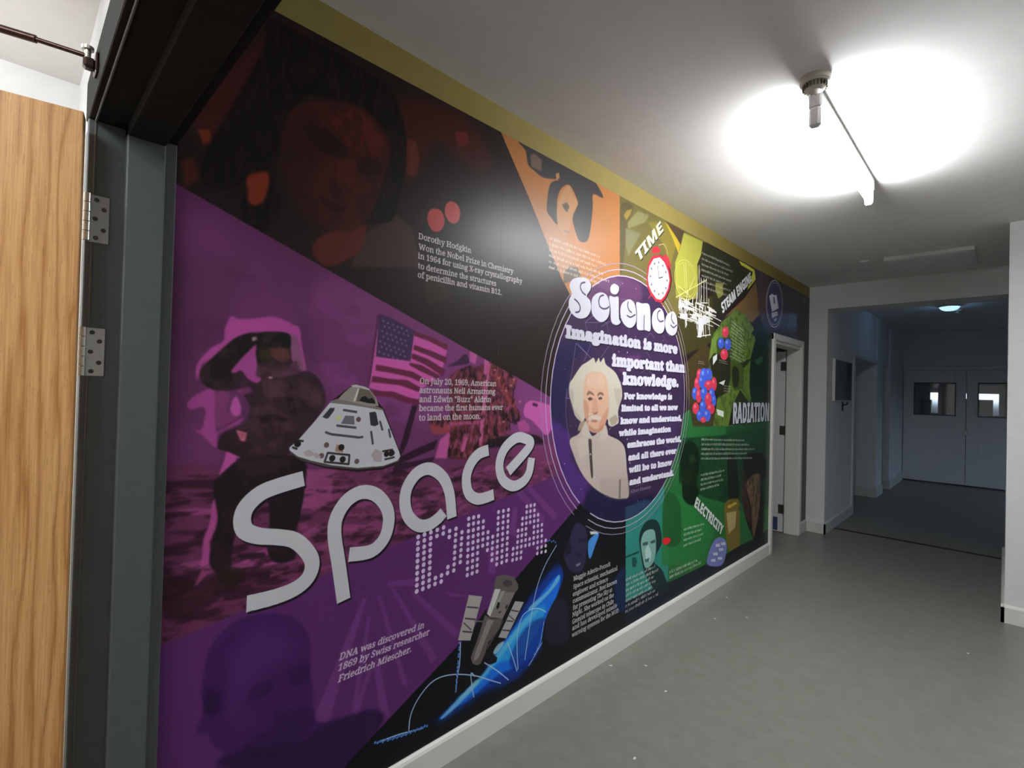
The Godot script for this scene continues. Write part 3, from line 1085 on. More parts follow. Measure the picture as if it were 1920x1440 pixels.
func paint_red_portrait() -> void:
	# whole ground first, then the dark red portrait of a woman with wavy hair
	soft(40, 29, 27, 1, 0, [-146,2497,8003,7470,9010,-4671,-90,450])
	soft(77, 30, 30, 0.9, 40, [34,2274,118,2402,258,2595,345,2614,263,2450,144,2280,72,2161])
	soft(89, 42, 31, 0.7, -14, [239,2568,312,2596,308,2538,240,2504])
	soft(135, 57, 32, 0.9, -6, [49,2201,79,2213,86,2181,65,2163])
	soft(72, 30, 25, 0.8, 40, [679,2554,987,2629,1150,2496,1052,2417,866,2467,772,2310,710,2290])
	soft(111, 50, 38, 0.7, -10, [721,2426,760,2434,778,2367,764,2301,725,2295])
	soft(119, 42, 39, 0.8, -10, [944,2539,1008,2564,1019,2517,964,2482])
	soft(73, 55, 50, 0.9, -14, [548,2021,670,2141,755,2104,800,1965,512,1909])
	soft(22, 18, 17, 1, 8, [230,2607,368,2609,490,2605,627,2583,672,2551,713,2450,718,2345,704,2235,668,2108,580,2082,565,2109,623,2249,649,2373,575,2455,534,2466,433,2444,351,2431,298,2344,269,2233,259,2132,275,2054,256,1989,192,1936,166,2024,187,2109,141,2063,101,2055,66,2064,72,2141,113,2247,178,2410,219,2531])
	soft(71, 29, 27, 1, 14, [313,2373,432,2447,544,2461,618,2425,654,2372,640,2286,605,2167,560,2073,483,2017,415,2021,351,2048,302,2118,278,2193,283,2288])
	soft(58, 27, 26, 0.85, 30, [278,2302,353,2367,380,2228,372,2094,421,2026,363,2034,305,2113,277,2192])
	soft(95, 34, 31, 0.85, 24, [434,2400,548,2447,626,2390,634,2342,539,2296,473,2332])
	soft(34, 18, 18, 0.85, 16, [342,2325,411,2344,474,2315,491,2285,457,2264,402,2265,366,2286])
	soft(39, 20, 20, 0.8, 14, [526,2276,573,2301,614,2300,619,2267,581,2245,534,2242])
	soft(89, 36, 34, 0.6, -14, [457,2261,520,2277,516,2196,479,2154,441,2178])
	soft(45, 21, 21, 0.55, -14, [435,2176,453,2182,489,2142,470,2122,439,2136])
	grain(41, 21, 21, 0.45, 150, 0.7, 41, [313,2373,432,2447,544,2461,618,2425,654,2372,640,2286,605,2167,560,2073,483,2017,415,2021,351,2048,302,2118,278,2193,283,2288])
	grain(55, 34, 32, 0.5, 120, 0.25, 42, [230,2607,368,2609,490,2605,627,2583,672,2551,713,2450,718,2345,704,2235,668,2108,580,2082,565,2109,623,2249,649,2373,575,2455,534,2466,433,2444,351,2431,298,2344,269,2233,259,2132,275,2054,256,1989,192,1936,166,2024,187,2109,141,2063,101,2055,66,2064,72,2141,113,2247,178,2410,219,2531])
	soft(37, 18, 18, 0.65, 14, [401,2119,431,2110,487,2106,478,2085,438,2083,407,2098])
	soft(101, 40, 35, 0.95, 10, [422,2003,508,2030,563,2067,555,1998,511,1939,425,1892,377,1940])
	soft(155, 59, 34, 0.9, 9, [180,2114,221,2141,242,2132,226,2051,189,2033,180,2075])
	soft(95, 40, 33, 0.8, -10, [15,2101,43,2121,61,2068,25,2027])
	soft(188, 75, 73, 1, 3, [820,2154,829,2191,858,2207,888,2204,904,2173,895,2139,870,2118,840,2121])
	soft(194, 85, 82, 1, 3, [900,2203,909,2238,935,2255,967,2247,979,2218,970,2183,943,2166,916,2176])
	soft(59, 45, 34, 0.7, -14, [809,1926,910,1965,940,1863,837,1828])

func paint_moon_landing() -> void:
	# magenta moon scene: saluting figure in a suit, flag, landing craft
	clip([-92,2070,13,2033,401,1895,790,1756,1431,1529,1580,1472,1722,1051,1498,1058,481,881,2,797,-99,779,-134,2055])
	soft(107, 52, 100, 1, 0, [-92,2070,13,2033,401,1895,790,1756,1431,1529,1580,1472,1722,1051,1498,1058,481,881,2,797,-99,779,-134,2055])
	soft(134, 66, 125, 0.8, 60, [414,1867,789,1801,1524,1553,1534,1295,622,1399,423,1577])
	soft(87, 44, 77, 0.55, -60, [-18,1835,199,1880,156,1716,76,1410,-5,1364])
	# ground
	soft(107, 50, 87, 1, 10, [-2,1256,218,1228,434,1228,858,1188,1605,1160,1644,141,12,749])
	soft(157, 75, 126, 0.75, -5, [1,1157,74,1157,154,1139,141,1128,75,1136])
	soft(66, 31, 51, 0.75, -5, [3,1100,51,1100,102,1086,89,1078,51,1084])
	soft(66, 30, 50, 0.75, -5, [9,1070,87,1065,171,1043,157,1034,87,1046])
	soft(157, 75, 126, 0.75, -5, [29,1009,91,1008,159,986,145,974,92,984])
	soft(66, 30, 50, 0.75, -5, [365,1193,435,1195,509,1182,490,1172,435,1176])
	soft(66, 30, 50, 0.75, -5, [402,1111,474,1115,550,1096,531,1083,474,1089])
	soft(155, 74, 124, 0.75, -5, [440,1036,523,1035,614,1012,593,999,524,1009])
	soft(65, 30, 50, 0.75, -5, [511,1131,589,1132,674,1115,653,1105,590,1111])
	soft(65, 30, 49, 0.75, -5, [630,1162,694,1167,763,1153,740,1143,695,1146])
	soft(154, 73, 123, 0.75, -5, [698,1048,778,1051,864,1030,839,1016,779,1022])
	soft(63, 29, 48, 0.75, -5, [862,1084,939,1089,1022,1070,994,1057,940,1062])
	soft(62, 28, 47, 0.75, -5, [938,1138,1033,1145,1137,1125,1107,1108,1034,1113])
	soft(145, 69, 116, 0.75, -5, [1136,1161,1230,1169,1331,1151,1297,1136,1231,1139])
	soft(65, 30, 49, 0.75, -5, [636,963,735,959,842,931,818,918,736,931])
	soft(66, 31, 51, 0.75, -5, [161,902,263,889,376,852,359,839,263,863])
	soft(161, 77, 129, 0.75, -5, [19,926,87,919,161,893,148,883,88,898])
	soft(68, 32, 52, 0.75, -5, [70,854,122,851,177,828,163,817,123,827])
	soft(60, 27, 46, 0.75, -5, [1261,1197,1364,1203,1474,1187,1437,1173,1365,1177])
	soft(51, 24, 38, 0.85, -8, [4,1238,121,1231,171,1212,116,1202,5,1222])
	soft(51, 24, 38, 0.8, -6, [6,1178,65,1182,60,1170,6,1165])
	soft(46, 22, 31, 0.75, 16, [6,986,77,956,147,958,216,948,311,936,385,927,378,902,243,920,149,893,91,860,9,872])
	soft(189, 90, 156, 0.7, 7, [168,973,209,988,268,1004,317,975,304,953,229,956,178,957])
	soft(34, 19, 28, 0.85, -6, [183,1004,261,991,262,977,222,978,190,989])
	soft(168, 79, 135, 0.7, -14, [375,1234,470,1217,474,1106,364,1107])
	soft(134, 63, 107, 0.6, -14, [358,1063,476,1019,479,940,423,945])
	grain(45, 21, 34, 0.75, 60, 3.2, 3, [-2,1256,218,1228,434,1228,858,1188,1605,1160,1644,141,12,749])
	grain(165, 80, 132, 0.5, 40, 3, 8, [268,1228,434,1228,858,1188,1605,1160,1644,141,285,647])
	grain(74, 32, 72, 0.3, 260, 1.5, 5, [-18,1835,789,1801,809,1192,-2,1270])
	# pack and suit highlights of the figure
	soft(180, 76, 154, 0.95, 6, [133,1655,144,1688,155,1696,170,1689,236,1702,258,1708,291,1704,328,1689,346,1680,354,1628,371,1545,350,1551,332,1578,285,1561,228,1545,156,1542,127,1578,94,1564,78,1550,69,1507,65,1538,72,1562,98,1598,131,1623])
	soft(164, 70, 141, 0.95, 6, [49,1449,80,1476,113,1480,119,1376,125,1364,155,1382,190,1402,178,1384,127,1360,123,1320,100,1340,84,1359,65,1372,86,1375,90,1433,55,1427])
	soft(132, 61, 111, 0.9, 6, [118,1477,150,1471,148,1420,184,1410,161,1391,121,1376,117,1427])
	soft(195, 89, 169, 0.95, 5, [162,1458,173,1462,183,1433,181,1413,166,1410,155,1426])
	soft(198, 86, 164, 0.95, -5, [144,1287,151,1315,168,1326,183,1316,199,1285])
	soft(196, 85, 162, 0.95, 5, [134,1207,130,1234,144,1283,155,1316,180,1315,200,1289,175,1288,179,1253,164,1230,165,1196])
	soft(178, 79, 145, 0.95, 5, [95,1043,97,1069,110,1106,117,1168,132,1170,133,1129,128,1103,126,1084,112,1053,116,1019,111,993,91,988,95,1023])
	soft(147, 67, 114, 0.9, -5, [94,981,129,966,106,962,83,938,78,939])
	# dark body of the figure
	soft(54, 34, 45, 1, 5, [75,1513,81,1538,102,1570,132,1604,165,1636,201,1652,237,1659,282,1664,316,1657,320,1619,325,1577,339,1550,375,1547,408,1528,431,1489,436,1442,408,1395,380,1360,346,1319,327,1286,314,1273,199,1282,152,1305,126,1316,128,1348,139,1360,190,1387,207,1426,194,1459,176,1484,152,1481,118,1482,91,1492])
	soft(29, 24, 24, 0.95, 5, [78,1538,102,1570,132,1604,165,1636,201,1652,219,1647,217,1621,196,1599,179,1569,156,1548,152,1510,124,1483,90,1495,77,1513])
	soft(89, 54, 72, 0.95, 6, [218,1571,259,1567,305,1562,345,1586,357,1551,319,1532,280,1527,242,1519,219,1531])
	soft(26, 24, 21, 1, 4, [224,1648,276,1661,316,1657,319,1619,251,1613,246,1573,221,1571])
	soft(96, 56, 49, 0.95, -6, [258,1614,314,1615,318,1584,291,1575,262,1587])
	soft(56, 49, 33, 0.8, 6, [226,1611,258,1614,265,1581,285,1575,269,1566,234,1569])
	soft(79, 51, 61, 0.95, 6, [238,1519,270,1517,315,1501,313,1466,256,1462,243,1476])
	soft(77, 50, 61, 0.8, 14, [318,1473,348,1494,383,1509,428,1474,414,1424,363,1459])
	soft(71, 46, 57, 0.8, 12, [225,1432,283,1432,337,1389,332,1355,292,1343,228,1346,223,1393])
	soft(37, 21, 25, 0.9, 6, [239,1405,274,1408,324,1390,284,1388,271,1378,239,1385])
	soft(32, 18, 25, 0.9, -7, [315,1463,335,1463,347,1410,330,1404,319,1431])
	soft(221, 113, 141, 0.9, -4, [172,1368,203,1357,198,1331,186,1335])
	soft(232, 201, 208, 0.9, -2, [257,1525,268,1525,267,1519,258,1519])
	soft(215, 180, 192, 0.8, -4, [204,1639,216,1644,221,1636,207,1628])
	soft(32, 21, 28, 1, 5, [116,1209,130,1237,200,1293,266,1288,371,1265,377,1177,365,1092,355,1042,354,967,332,950,290,959,268,1000,272,1078,263,1151,224,1146,187,1093,170,1021,165,960,129,969,113,999,120,1065,131,1116])
	soft(58, 40, 47, 0.6, -12, [182,1266,266,1280,338,1260,268,1230,208,1229])
	soft(41, 30, 26, 0.8, -8, [129,976,165,974,210,950,186,907,133,931])
	grain(31, 19, 23, 0.4, 110, 1.2, 11, [75,1513,81,1538,102,1570,132,1604,165,1636,201,1652,237,1659,282,1664,316,1657,320,1619,325,1577,339,1550,375,1547,408,1528,431,1489,436,1442,408,1395,380,1360,346,1319,327,1286,314,1273,199,1282,152,1305,126,1316,128,1348,139,1360,190,1387,207,1426,194,1459,176,1484,152,1481,118,1482,91,1492])
	grain(101, 66, 82, 0.3, 90, 0.8, 14, [75,1513,81,1538,102,1570,132,1604,165,1636,201,1652,237,1659,282,1664,316,1657,320,1619,325,1577,339,1550,375,1547,408,1528,431,1489,436,1442,408,1395,380,1360,346,1319,327,1286,314,1273,199,1282,152,1305,126,1316,128,1348,139,1360,190,1387,207,1426,194,1459,176,1484,152,1481,118,1482,91,1492])
	grain(65, 41, 50, 0.35, 110, 0.7, 15, [116,1209,130,1237,200,1293,266,1288,371,1265,377,1177,365,1092,355,1042,354,967,332,950,290,959,268,1000,272,1078,263,1151,224,1146,187,1093,170,1021,165,960,129,969,113,999,120,1065,131,1116])
	soft(170, 73, 147, 0.95, 5, [154,1538,173,1568,196,1596,217,1619,218,1591,222,1558,220,1528,235,1519,223,1505,198,1517,180,1540,162,1532])
	soft(132, 83, 115, 0.9, 5, [319,1653,333,1658,347,1628,364,1551,350,1551,339,1578,325,1581])
	soft(179, 78, 153, 0.5, -8, [205,1495,181,1491,170,1481,194,1472,212,1478])
	# flag
	soft(93, 43, 77, 1, -3, [618,1760,628,1761,596,1514,588,1513])
	soft(213, 95, 177, 1, -3, [628,1764,770,1717,939,1675,906,1559,812,1496,806,1454,596,1500])
	soft(74, 49, 90, 1, -3, [625,1763,675,1753,775,1718,761,1600,687,1604,617,1608])
	soft(108, 39, 70, 1, -3, [773,1718,856,1702,939,1677,933,1656,842,1686,774,1700])
	soft(107, 39, 70, 1, -3, [775,1665,858,1648,930,1628,927,1603,844,1629,772,1647])
	soft(107, 39, 70, 1, -3, [769,1632,837,1616,924,1578,914,1550,830,1592,763,1614])
	soft(107, 39, 70, 1, -3, [760,1597,816,1591,906,1553,891,1540,810,1567,759,1588])
	soft(108, 39, 71, 1, -3, [618,1582,694,1573,775,1562,877,1515,855,1508,762,1541,688,1553,616,1561])
	soft(108, 39, 70, 1, -3, [607,1539,689,1530,749,1529,812,1502,805,1484,722,1508,602,1517])
	soft(108, 39, 70, 1, -3, [594,1489,690,1488,757,1468,806,1460,803,1439,744,1448,684,1468,594,1473])
	stars(173, 138, 173, 4, [644,1738,663,1734,683,1729,702,1724,722,1720,743,1715,650,1720,669,1716,689,1711,709,1706,729,1701,749,1696,639,1701,658,1696,677,1691,697,1686,717,1681,737,1676,645,1683,664,1678,684,1673,703,1668,723,1663,744,1657,634,1664,653,1658,672,1653,692,1648,711,1643,732,1637,640,1646,659,1640,678,1635,698,1630,718,1624,738,1619,629,1627,648,1621,667,1616,686,1610,706,1605,726,1599])
	soft(45, 19, 40, 0.95, -3, [776,1436,800,1436,760,1297,731,1247,724,1270])
	soft(44, 18, 40, 0.95, -4, [731,1247,812,1276,899,1301,885,1265,799,1241,719,1219])
	soft(45, 19, 40, 0.9, -4, [712,1225,786,1225,886,1235,880,1217,787,1207,694,1187])
	# landing craft
	soft(89, 40, 43, 0.85, 10, [949,1546,993,1579,1043,1598,1096,1600,1173,1625,1243,1608,1305,1576,1343,1542,1320,1498,1335,1437,1375,1383,1300,1358,1302,1311,1162,1279,1120,1224,1078,1211,946,1230,961,1333,861,1363,869,1393,955,1392,951,1484])
	soft(125, 52, 48, 0.75, 7, [1175,1571,1238,1573,1288,1515,1335,1428,1297,1437,1247,1497,1199,1538])
	soft(39, 20, 26, 0.85, -6, [999,1548,1003,1580,1053,1602,1091,1584,1087,1551])
	soft(52, 29, 57, 0.85, 6, [938,1592,991,1618,1021,1644,1042,1642,1048,1610,992,1599])
	soft(215, 105, 168, 0.8, 4, [1138,1640,1172,1633,1164,1545,1147,1388,1135,1260,1119,1261,1125,1388,1137,1512])
	soft(202, 98, 160, 0.8, -5, [1051,1658,1083,1669,1094,1645,1085,1608,1053,1618])
	soft(161, 65, 65, 0.75, -7, [861,1363,956,1357,962,1322,905,1317,867,1326])
	soft(203, 92, 160, 0.85, -6, [910,1297,952,1326,967,1314,946,1222,889,1227])
	soft(64, 32, 28, 0.85, -6, [957,1326,1000,1355,1012,1319,989,1238,955,1237])
	soft(211, 101, 169, 0.8, -4, [1032,1318,1058,1317,1035,1243,1014,1240])
	soft(190, 89, 148, 0.75, -5, [955,1364,1115,1368,1126,1355,961,1349])
	soft(27, 15, 21, 0.9, 8, [1151,1280,1302,1298,1365,1303,1499,1284,1528,1240,1393,1249,1163,1250])
	soft(32, 21, 23, 0.8, 7, [1192,1408,1298,1415,1362,1388,1350,1348,1300,1358,1239,1386])
	grain(22, 11, 15, 0.75, 80, 0.6, 21, [949,1546,993,1579,1043,1598,1096,1600,1173,1625,1243,1608,1305,1576,1343,1542,1320,1498,1335,1437,1375,1383,1300,1358,1302,1311,1162,1279,1120,1224,1078,1211,946,1230,961,1333,861,1363,869,1393,955,1392,951,1484])
	grain(158, 74, 78, 0.5, 60, 0.5, 22, [949,1546,993,1579,1043,1598,1096,1600,1173,1625,1243,1608,1305,1576,1343,1542,1320,1498,1335,1437,1375,1383,1300,1358,1302,1311,1162,1279,1120,1224,1078,1211,946,1230,961,1333,861,1363,869,1393,955,1392,951,1484])
	grain(200, 95, 158, 0.4, 70, 0.4, 25, [949,1546,993,1579,1043,1598,1096,1600,1173,1625,1243,1608,1305,1576,1343,1542,1320,1498,1335,1437,1375,1383,1300,1358,1302,1311,1162,1279,1120,1224,1078,1211,946,1230,961,1333,861,1363,869,1393,955,1392,951,1484])
	soft(197, 125, 125, 0.8, -3, [1247,1593,1261,1597,1265,1588,1251,1585])
	soft(196, 124, 124, 0.8, -3, [1308,1579,1323,1582,1327,1574,1312,1570])
	soft(196, 124, 124, 0.8, -3, [1309,1553,1324,1556,1328,1547,1313,1544])
	soft(197, 124, 124, 0.8, -3, [1292,1526,1306,1529,1310,1520,1296,1518])
	soft(197, 125, 125, 0.8, -3, [1249,1363,1264,1365,1268,1356,1253,1354])
	soft(197, 124, 124, 0.8, -3, [1350,1452,1366,1455,1370,1446,1355,1444])
	soft(197, 125, 125, 0.8, -3, [1262,1500,1277,1502,1281,1494,1266,1491])
	soft(198, 125, 125, 0.8, -3, [1213,1558,1227,1561,1231,1553,1217,1550])
	soft(198, 125, 125, 0.8, -3, [1189,1591,1202,1594,1206,1586,1192,1583])
	soft(204, 95, 173, 0.95, 5, [1390,1401,1399,1436,1431,1454,1479,1450,1593,1426,1617,1378,1597,1322,1555,1286,1497,1325,1441,1364,1401,1378])
	soft(182, 83, 145, 0.85, -5, [1344,1357,1395,1365,1429,1337,1430,1310,1365,1308])
	soft(52, 23, 42, 0.8, -4, [1451,1445,1486,1436,1480,1422,1445,1432])
	soft(124, 58, 104, 0.7, -10, [1316,1258,1715,1234,1719,1130,1320,1166])
	unclip()

func paint_dna_panel() -> void:
	# violet panel: bearded man in profile tones, pale double-helix rays
	clip([-99,779,2,797,481,881,1498,1058,1657,1085,1957,967,1830,907,1049,454,558,212,467,136,-90,450])
	soft(93, 43, 106, 1, 0, [-99,779,2,797,481,881,1498,1058,1657,1085,1957,967,1830,907,1049,454,558,212,467,136,-90,450])
	soft(130, 71, 141, 0.55, -8, [592,764,611,759,482,379,427,409])
	soft(129, 71, 141, 0.55, -8, [613,696,626,687,580,367,559,377])
	soft(127, 70, 138, 0.55, -8, [649,754,668,749,796,369,767,392])
	soft(129, 71, 141, 0.55, -8, [649,560,670,495,716,296,676,314,644,493])
	soft(127, 70, 138, 0.55, -8, [701,769,721,764,929,435,898,421])
	soft(128, 70, 139, 0.55, -8, [785,729,813,727,1041,500,1008,485])
	soft(130, 72, 141, 0.55, -8, [625,512,638,507,593,356,568,367])
	soft(132, 70, 140, 0.5, -8, [1348,1033,1384,1045,1558,881,1545,847])
	soft(131, 70, 140, 0.5, -8, [1421,1040,1459,1044,1655,883,1628,860])
	soft(139, 75, 148, 0.5, -8, [1196,829,1246,803,1234,693,1190,704])
	soft(134, 72, 143, 0.5, -8, [1307,856,1338,967,1363,964,1355,831])
	soft(140, 75, 149, 0.5, -8, [943,691,1119,624,1000,653])
	soft(136, 73, 145, 0.5, -8, [691,799,818,773,803,750,684,781])
	soft(68, 29, 93, 0.95, 8, [116,739,139,777,179,805,231,810,296,798,355,765,392,717,411,664,411,592,424,515,426,451,432,412,471,384,563,364,636,357,689,296,627,257,533,204,183,386,169,434,139,467,122,512,98,518,94,543,105,560,112,579,103,637])
	soft(91, 43, 110, 0.55, 60, [206,754,269,762,326,734,357,678,348,646,319,636,282,621,246,606,220,569,230,527,249,490,223,478,197,495,178,541,172,599,174,691])
	soft(55, 25, 77, 0.85, 10, [229,575,251,595,287,597,298,571,270,553,234,559])
	soft(54, 24, 76, 0.8, -12, [345,597,385,612,414,591,410,541,361,550])
	soft(52, 25, 72, 0.8, 18, [305,489,339,479,415,456,432,407,377,361,299,360,216,415,251,441,297,444])
	soft(46, 22, 63, 0.75, -14, [114,645,159,618,157,559,137,555,112,579])
	soft(43, 20, 61, 0.7, 18, [182,428,377,361,471,384,636,354,689,296,533,199,183,381])
	unclip()

func paint_earth_panel() -> void:
	# black panel: blue planet rim, orbit lines, dark portrait of a woman
	clip([467,136,558,212,1049,454,1830,907,2109,1008,2288,988,2370,-934])
	soft(11, 13, 20, 1, 0, [467,136,558,212,1049,454,1830,907,2109,1008,2288,988,2370,-934])
	soft(16, 63, 172, 0.85, 40, [914,168,1131,246,1217,321,1333,400,1457,522,1681,633,1766,436,1605,292,1417,176,1177,187])
	soft(20, 120, 239, 0.95, 16, [941,186,1058,236,1174,270,1263,346,1382,428,1498,492,1668,579,1685,516,1575,302,1468,229,1267,234,1132,205,1029,193])
	soft(47, 172, 239, 0.85, 18, [1027,225,1174,270,1286,347,1433,439,1570,453,1545,367,1414,266,1265,286,1153,238])
	soft(136, 204, 239, 0.8, 6, [955,187,1068,236,1130,263,1153,246,1089,215,980,180])
	soft(127, 201, 239, 0.8, 6, [1459,476,1596,521,1675,577,1677,543,1597,497,1486,459])
	soft(183, 229, 239, 0.8, 5, [1232,349,1258,371,1291,375,1297,365,1270,343,1243,333])
	soft(13, 36, 127, 0.6, 20, [1337,276,1435,384,1572,396,1605,292,1495,219,1390,213])
	soft(172, 235, 239, 0.35, 14, [1048,224,1174,275,1263,338,1408,420,1500,455,1528,437,1422,388,1288,312,1174,254,1079,219])
	# portrait
	soft(17, 17, 25, 1, 6, [1661,763,1735,827,1865,856,2007,801,2089,626,2036,552,2171,499,2228,106,1792,190,1578,235,1573,358,1628,436,1671,481,1714,567,1664,676])
	soft(36, 34, 57, 0.9, 10, [1581,337,1600,406,1672,462,1751,410,1772,295,1759,211,1606,263])
	soft(50, 45, 81, 0.9, 9, [1712,682,1742,709,1785,798,1832,813,1892,773,1914,716,1907,640,1890,573,1842,549,1766,579,1727,633])
	soft(23, 21, 39, 0.8, -8, [1711,716,1770,715,1781,667,1726,656])
	soft(29, 25, 49, 0.8, -5, [1835,725,1894,720,1905,700,1845,709])
	soft(30, 26, 50, 0.7, -5, [1809,661,1847,659,1868,631,1820,635])
	soft(148, 141, 159, 0.85, -3, [1814,595,1858,597,1856,584,1824,582])
	soft(78, 155, 236, 0.95, 5, [1921,673,1934,706,2006,729,2022,713,1988,659,1949,601,1928,618])
	soft(237, 239, 239, 0.9, -3, [1933,748,2005,735,2017,720,1944,728])
	soft(19, 54, 115, 0.6, -14, [2182,428,2262,473,2305,463,2316,197,2214,228])
	unclip()

func paint_green_panels() -> void:
	# teal portrait, green electricity panel, deep green ground
	soft(48, 138, 126, 1, 0, [2279,1052,2888,994,2993,-1285,2364,-931])
	soft(18, 28, 48, 0.9, -16, [2313,258,2922,248,2993,-1285,2364,-931])
	soft(43, 112, 56, 1, -6, [2847,-1203,2840,392,2750,919,2799,1285,3175,1426,3605,1257,7230,1338,7620,-3888])
	soft(26, 66, 38, 0.85, -10, [2966,1197,3730,1184,4906,1203,4951,447,3758,640,3381,736,3228,789,2964,892])
	soft(45, 132, 65, 0.85, -10, [2821,878,3019,785,3290,642,3596,448,3479,343,3406,226,2753,377,2735,773])
	soft(30, 84, 42, 0.7, 14, [2763,827,2886,833,2970,769,3008,656,3000,473,2777,518])
	soft(21, 26, 45, 0.9, -10, [2320,99,3329,79,4891,65,4881,241,4284,208,3148,229,2313,258])
	soft(15, 31, 17, 0.9, 8, [2982,1043,3019,1132,3103,1170,3211,1144,3279,1067,3284,969,3243,859,3284,782,3196,705,3036,775,3012,932])
	soft(39, 61, 33, 0.8, -8, [3090,1065,3196,1081,3235,1022,3146,997])
	soft(36, 56, 29, 0.6, -10, [3011,948,3094,986,3221,926,3118,858,3032,853])
	soft(33, 26, 19, 0.8, 8, [3806,1010,3945,1008,4023,900,4061,653,3847,664,3815,847])
	soft(34, 25, 20, 1, 8, [4125,852,4196,960,4378,1044,4548,1039,4702,930,4759,748,4626,700,4698,485,4655,182,4481,196,4309,347,4195,501,4136,662])
	soft(159, 126, 92, 0.8, 26, [4234,745,4503,805,4594,745,4578,502,4503,312,4423,247,4352,535])
	grain(53, 35, 25, 0.6, 60, 0.5, 51, [4234,745,4503,805,4594,745,4578,502,4503,312,4423,247,4352,535])
	soft(89, 57, 45, 0.7, 14, [4123,890,4231,803,4266,645,4357,436,4279,410,4140,585])
	soft(128, 107, 43, 0.95, 6, [3780,637,4063,625,4095,479,4109,232,3964,206,3845,268,3791,439])
	soft(197, 184, 132, 0.8, -6, [3807,553,4019,538,4002,402,3862,372])
	soft(225, 193, 67, 0.8, -3, [3827,608,3990,616,4040,595,3851,582])
	soft(24, 27, 34, 0.9, 10, [3870,217,4370,218,4839,168,4844,82,4118,60,3784,138])
	soft(127, 132, 196, 1, 5, [3469,211,3481,301,3579,374,3706,375,3808,320,3823,245,3739,148])
	soft(239, 239, 239, 0.8, -3, [3597,343,3682,333,3696,307,3615,320])
	soft(239, 239, 239, 0.8, -3, [3663,295,3750,284,3765,258,3681,272])
	soft(239, 239, 239, 0.8, -3, [3559,282,3643,271,3657,246,3576,260])
	soft(239, 239, 239, 0.8, -3, [3645,229,3732,217,3746,191,3663,206])
	soft(239, 239, 239, 0.8, -3, [3704,330,3793,320,3807,293,3723,307])
	soft(239, 239, 239, 0.8, -3, [3520,240,3603,228,3617,203,3537,217])
	grain(17, 43, 24, 0.5, 200, 0.8, 52, [2966,1197,3730,1184,4906,1203,4964,230,3758,640,3381,736,3228,789,2964,892])
	# portrait on teal
	soft(21, 48, 48, 0.95, 5, [2455,618,2492,679,2572,704,2672,683,2727,609,2738,520,2682,474,2641,426,2761,340,2844,187,2678,232,2532,381,2472,532])
	soft(141, 189, 178, 0.95, 5, [2477,579,2521,640,2631,633,2662,578,2667,477,2627,415,2544,406,2508,470])
	soft(195, 227, 217, 0.8, -8, [2526,521,2565,555,2610,489,2598,436,2543,448])
	soft(47, 76, 76, 0.85, -4, [2497,572,2558,570,2566,548,2504,553])
	soft(48, 77, 77, 0.85, -4, [2592,563,2649,566,2657,543,2600,548])
	soft(64, 94, 94, 0.85, -3, [2528,465,2590,462,2577,440,2536,446])
	soft(25, 71, 73, 0.8, -4, [2371,507,2409,505,2436,472,2418,443,2379,452])
	soft(20, 58, 61, 0.8, -3, [2295,534,2459,532,2460,521,2296,522])
	soft(239, 42, 54, 1, 3, [2752,539,2789,550,2851,534,2860,510,2814,497,2768,510])

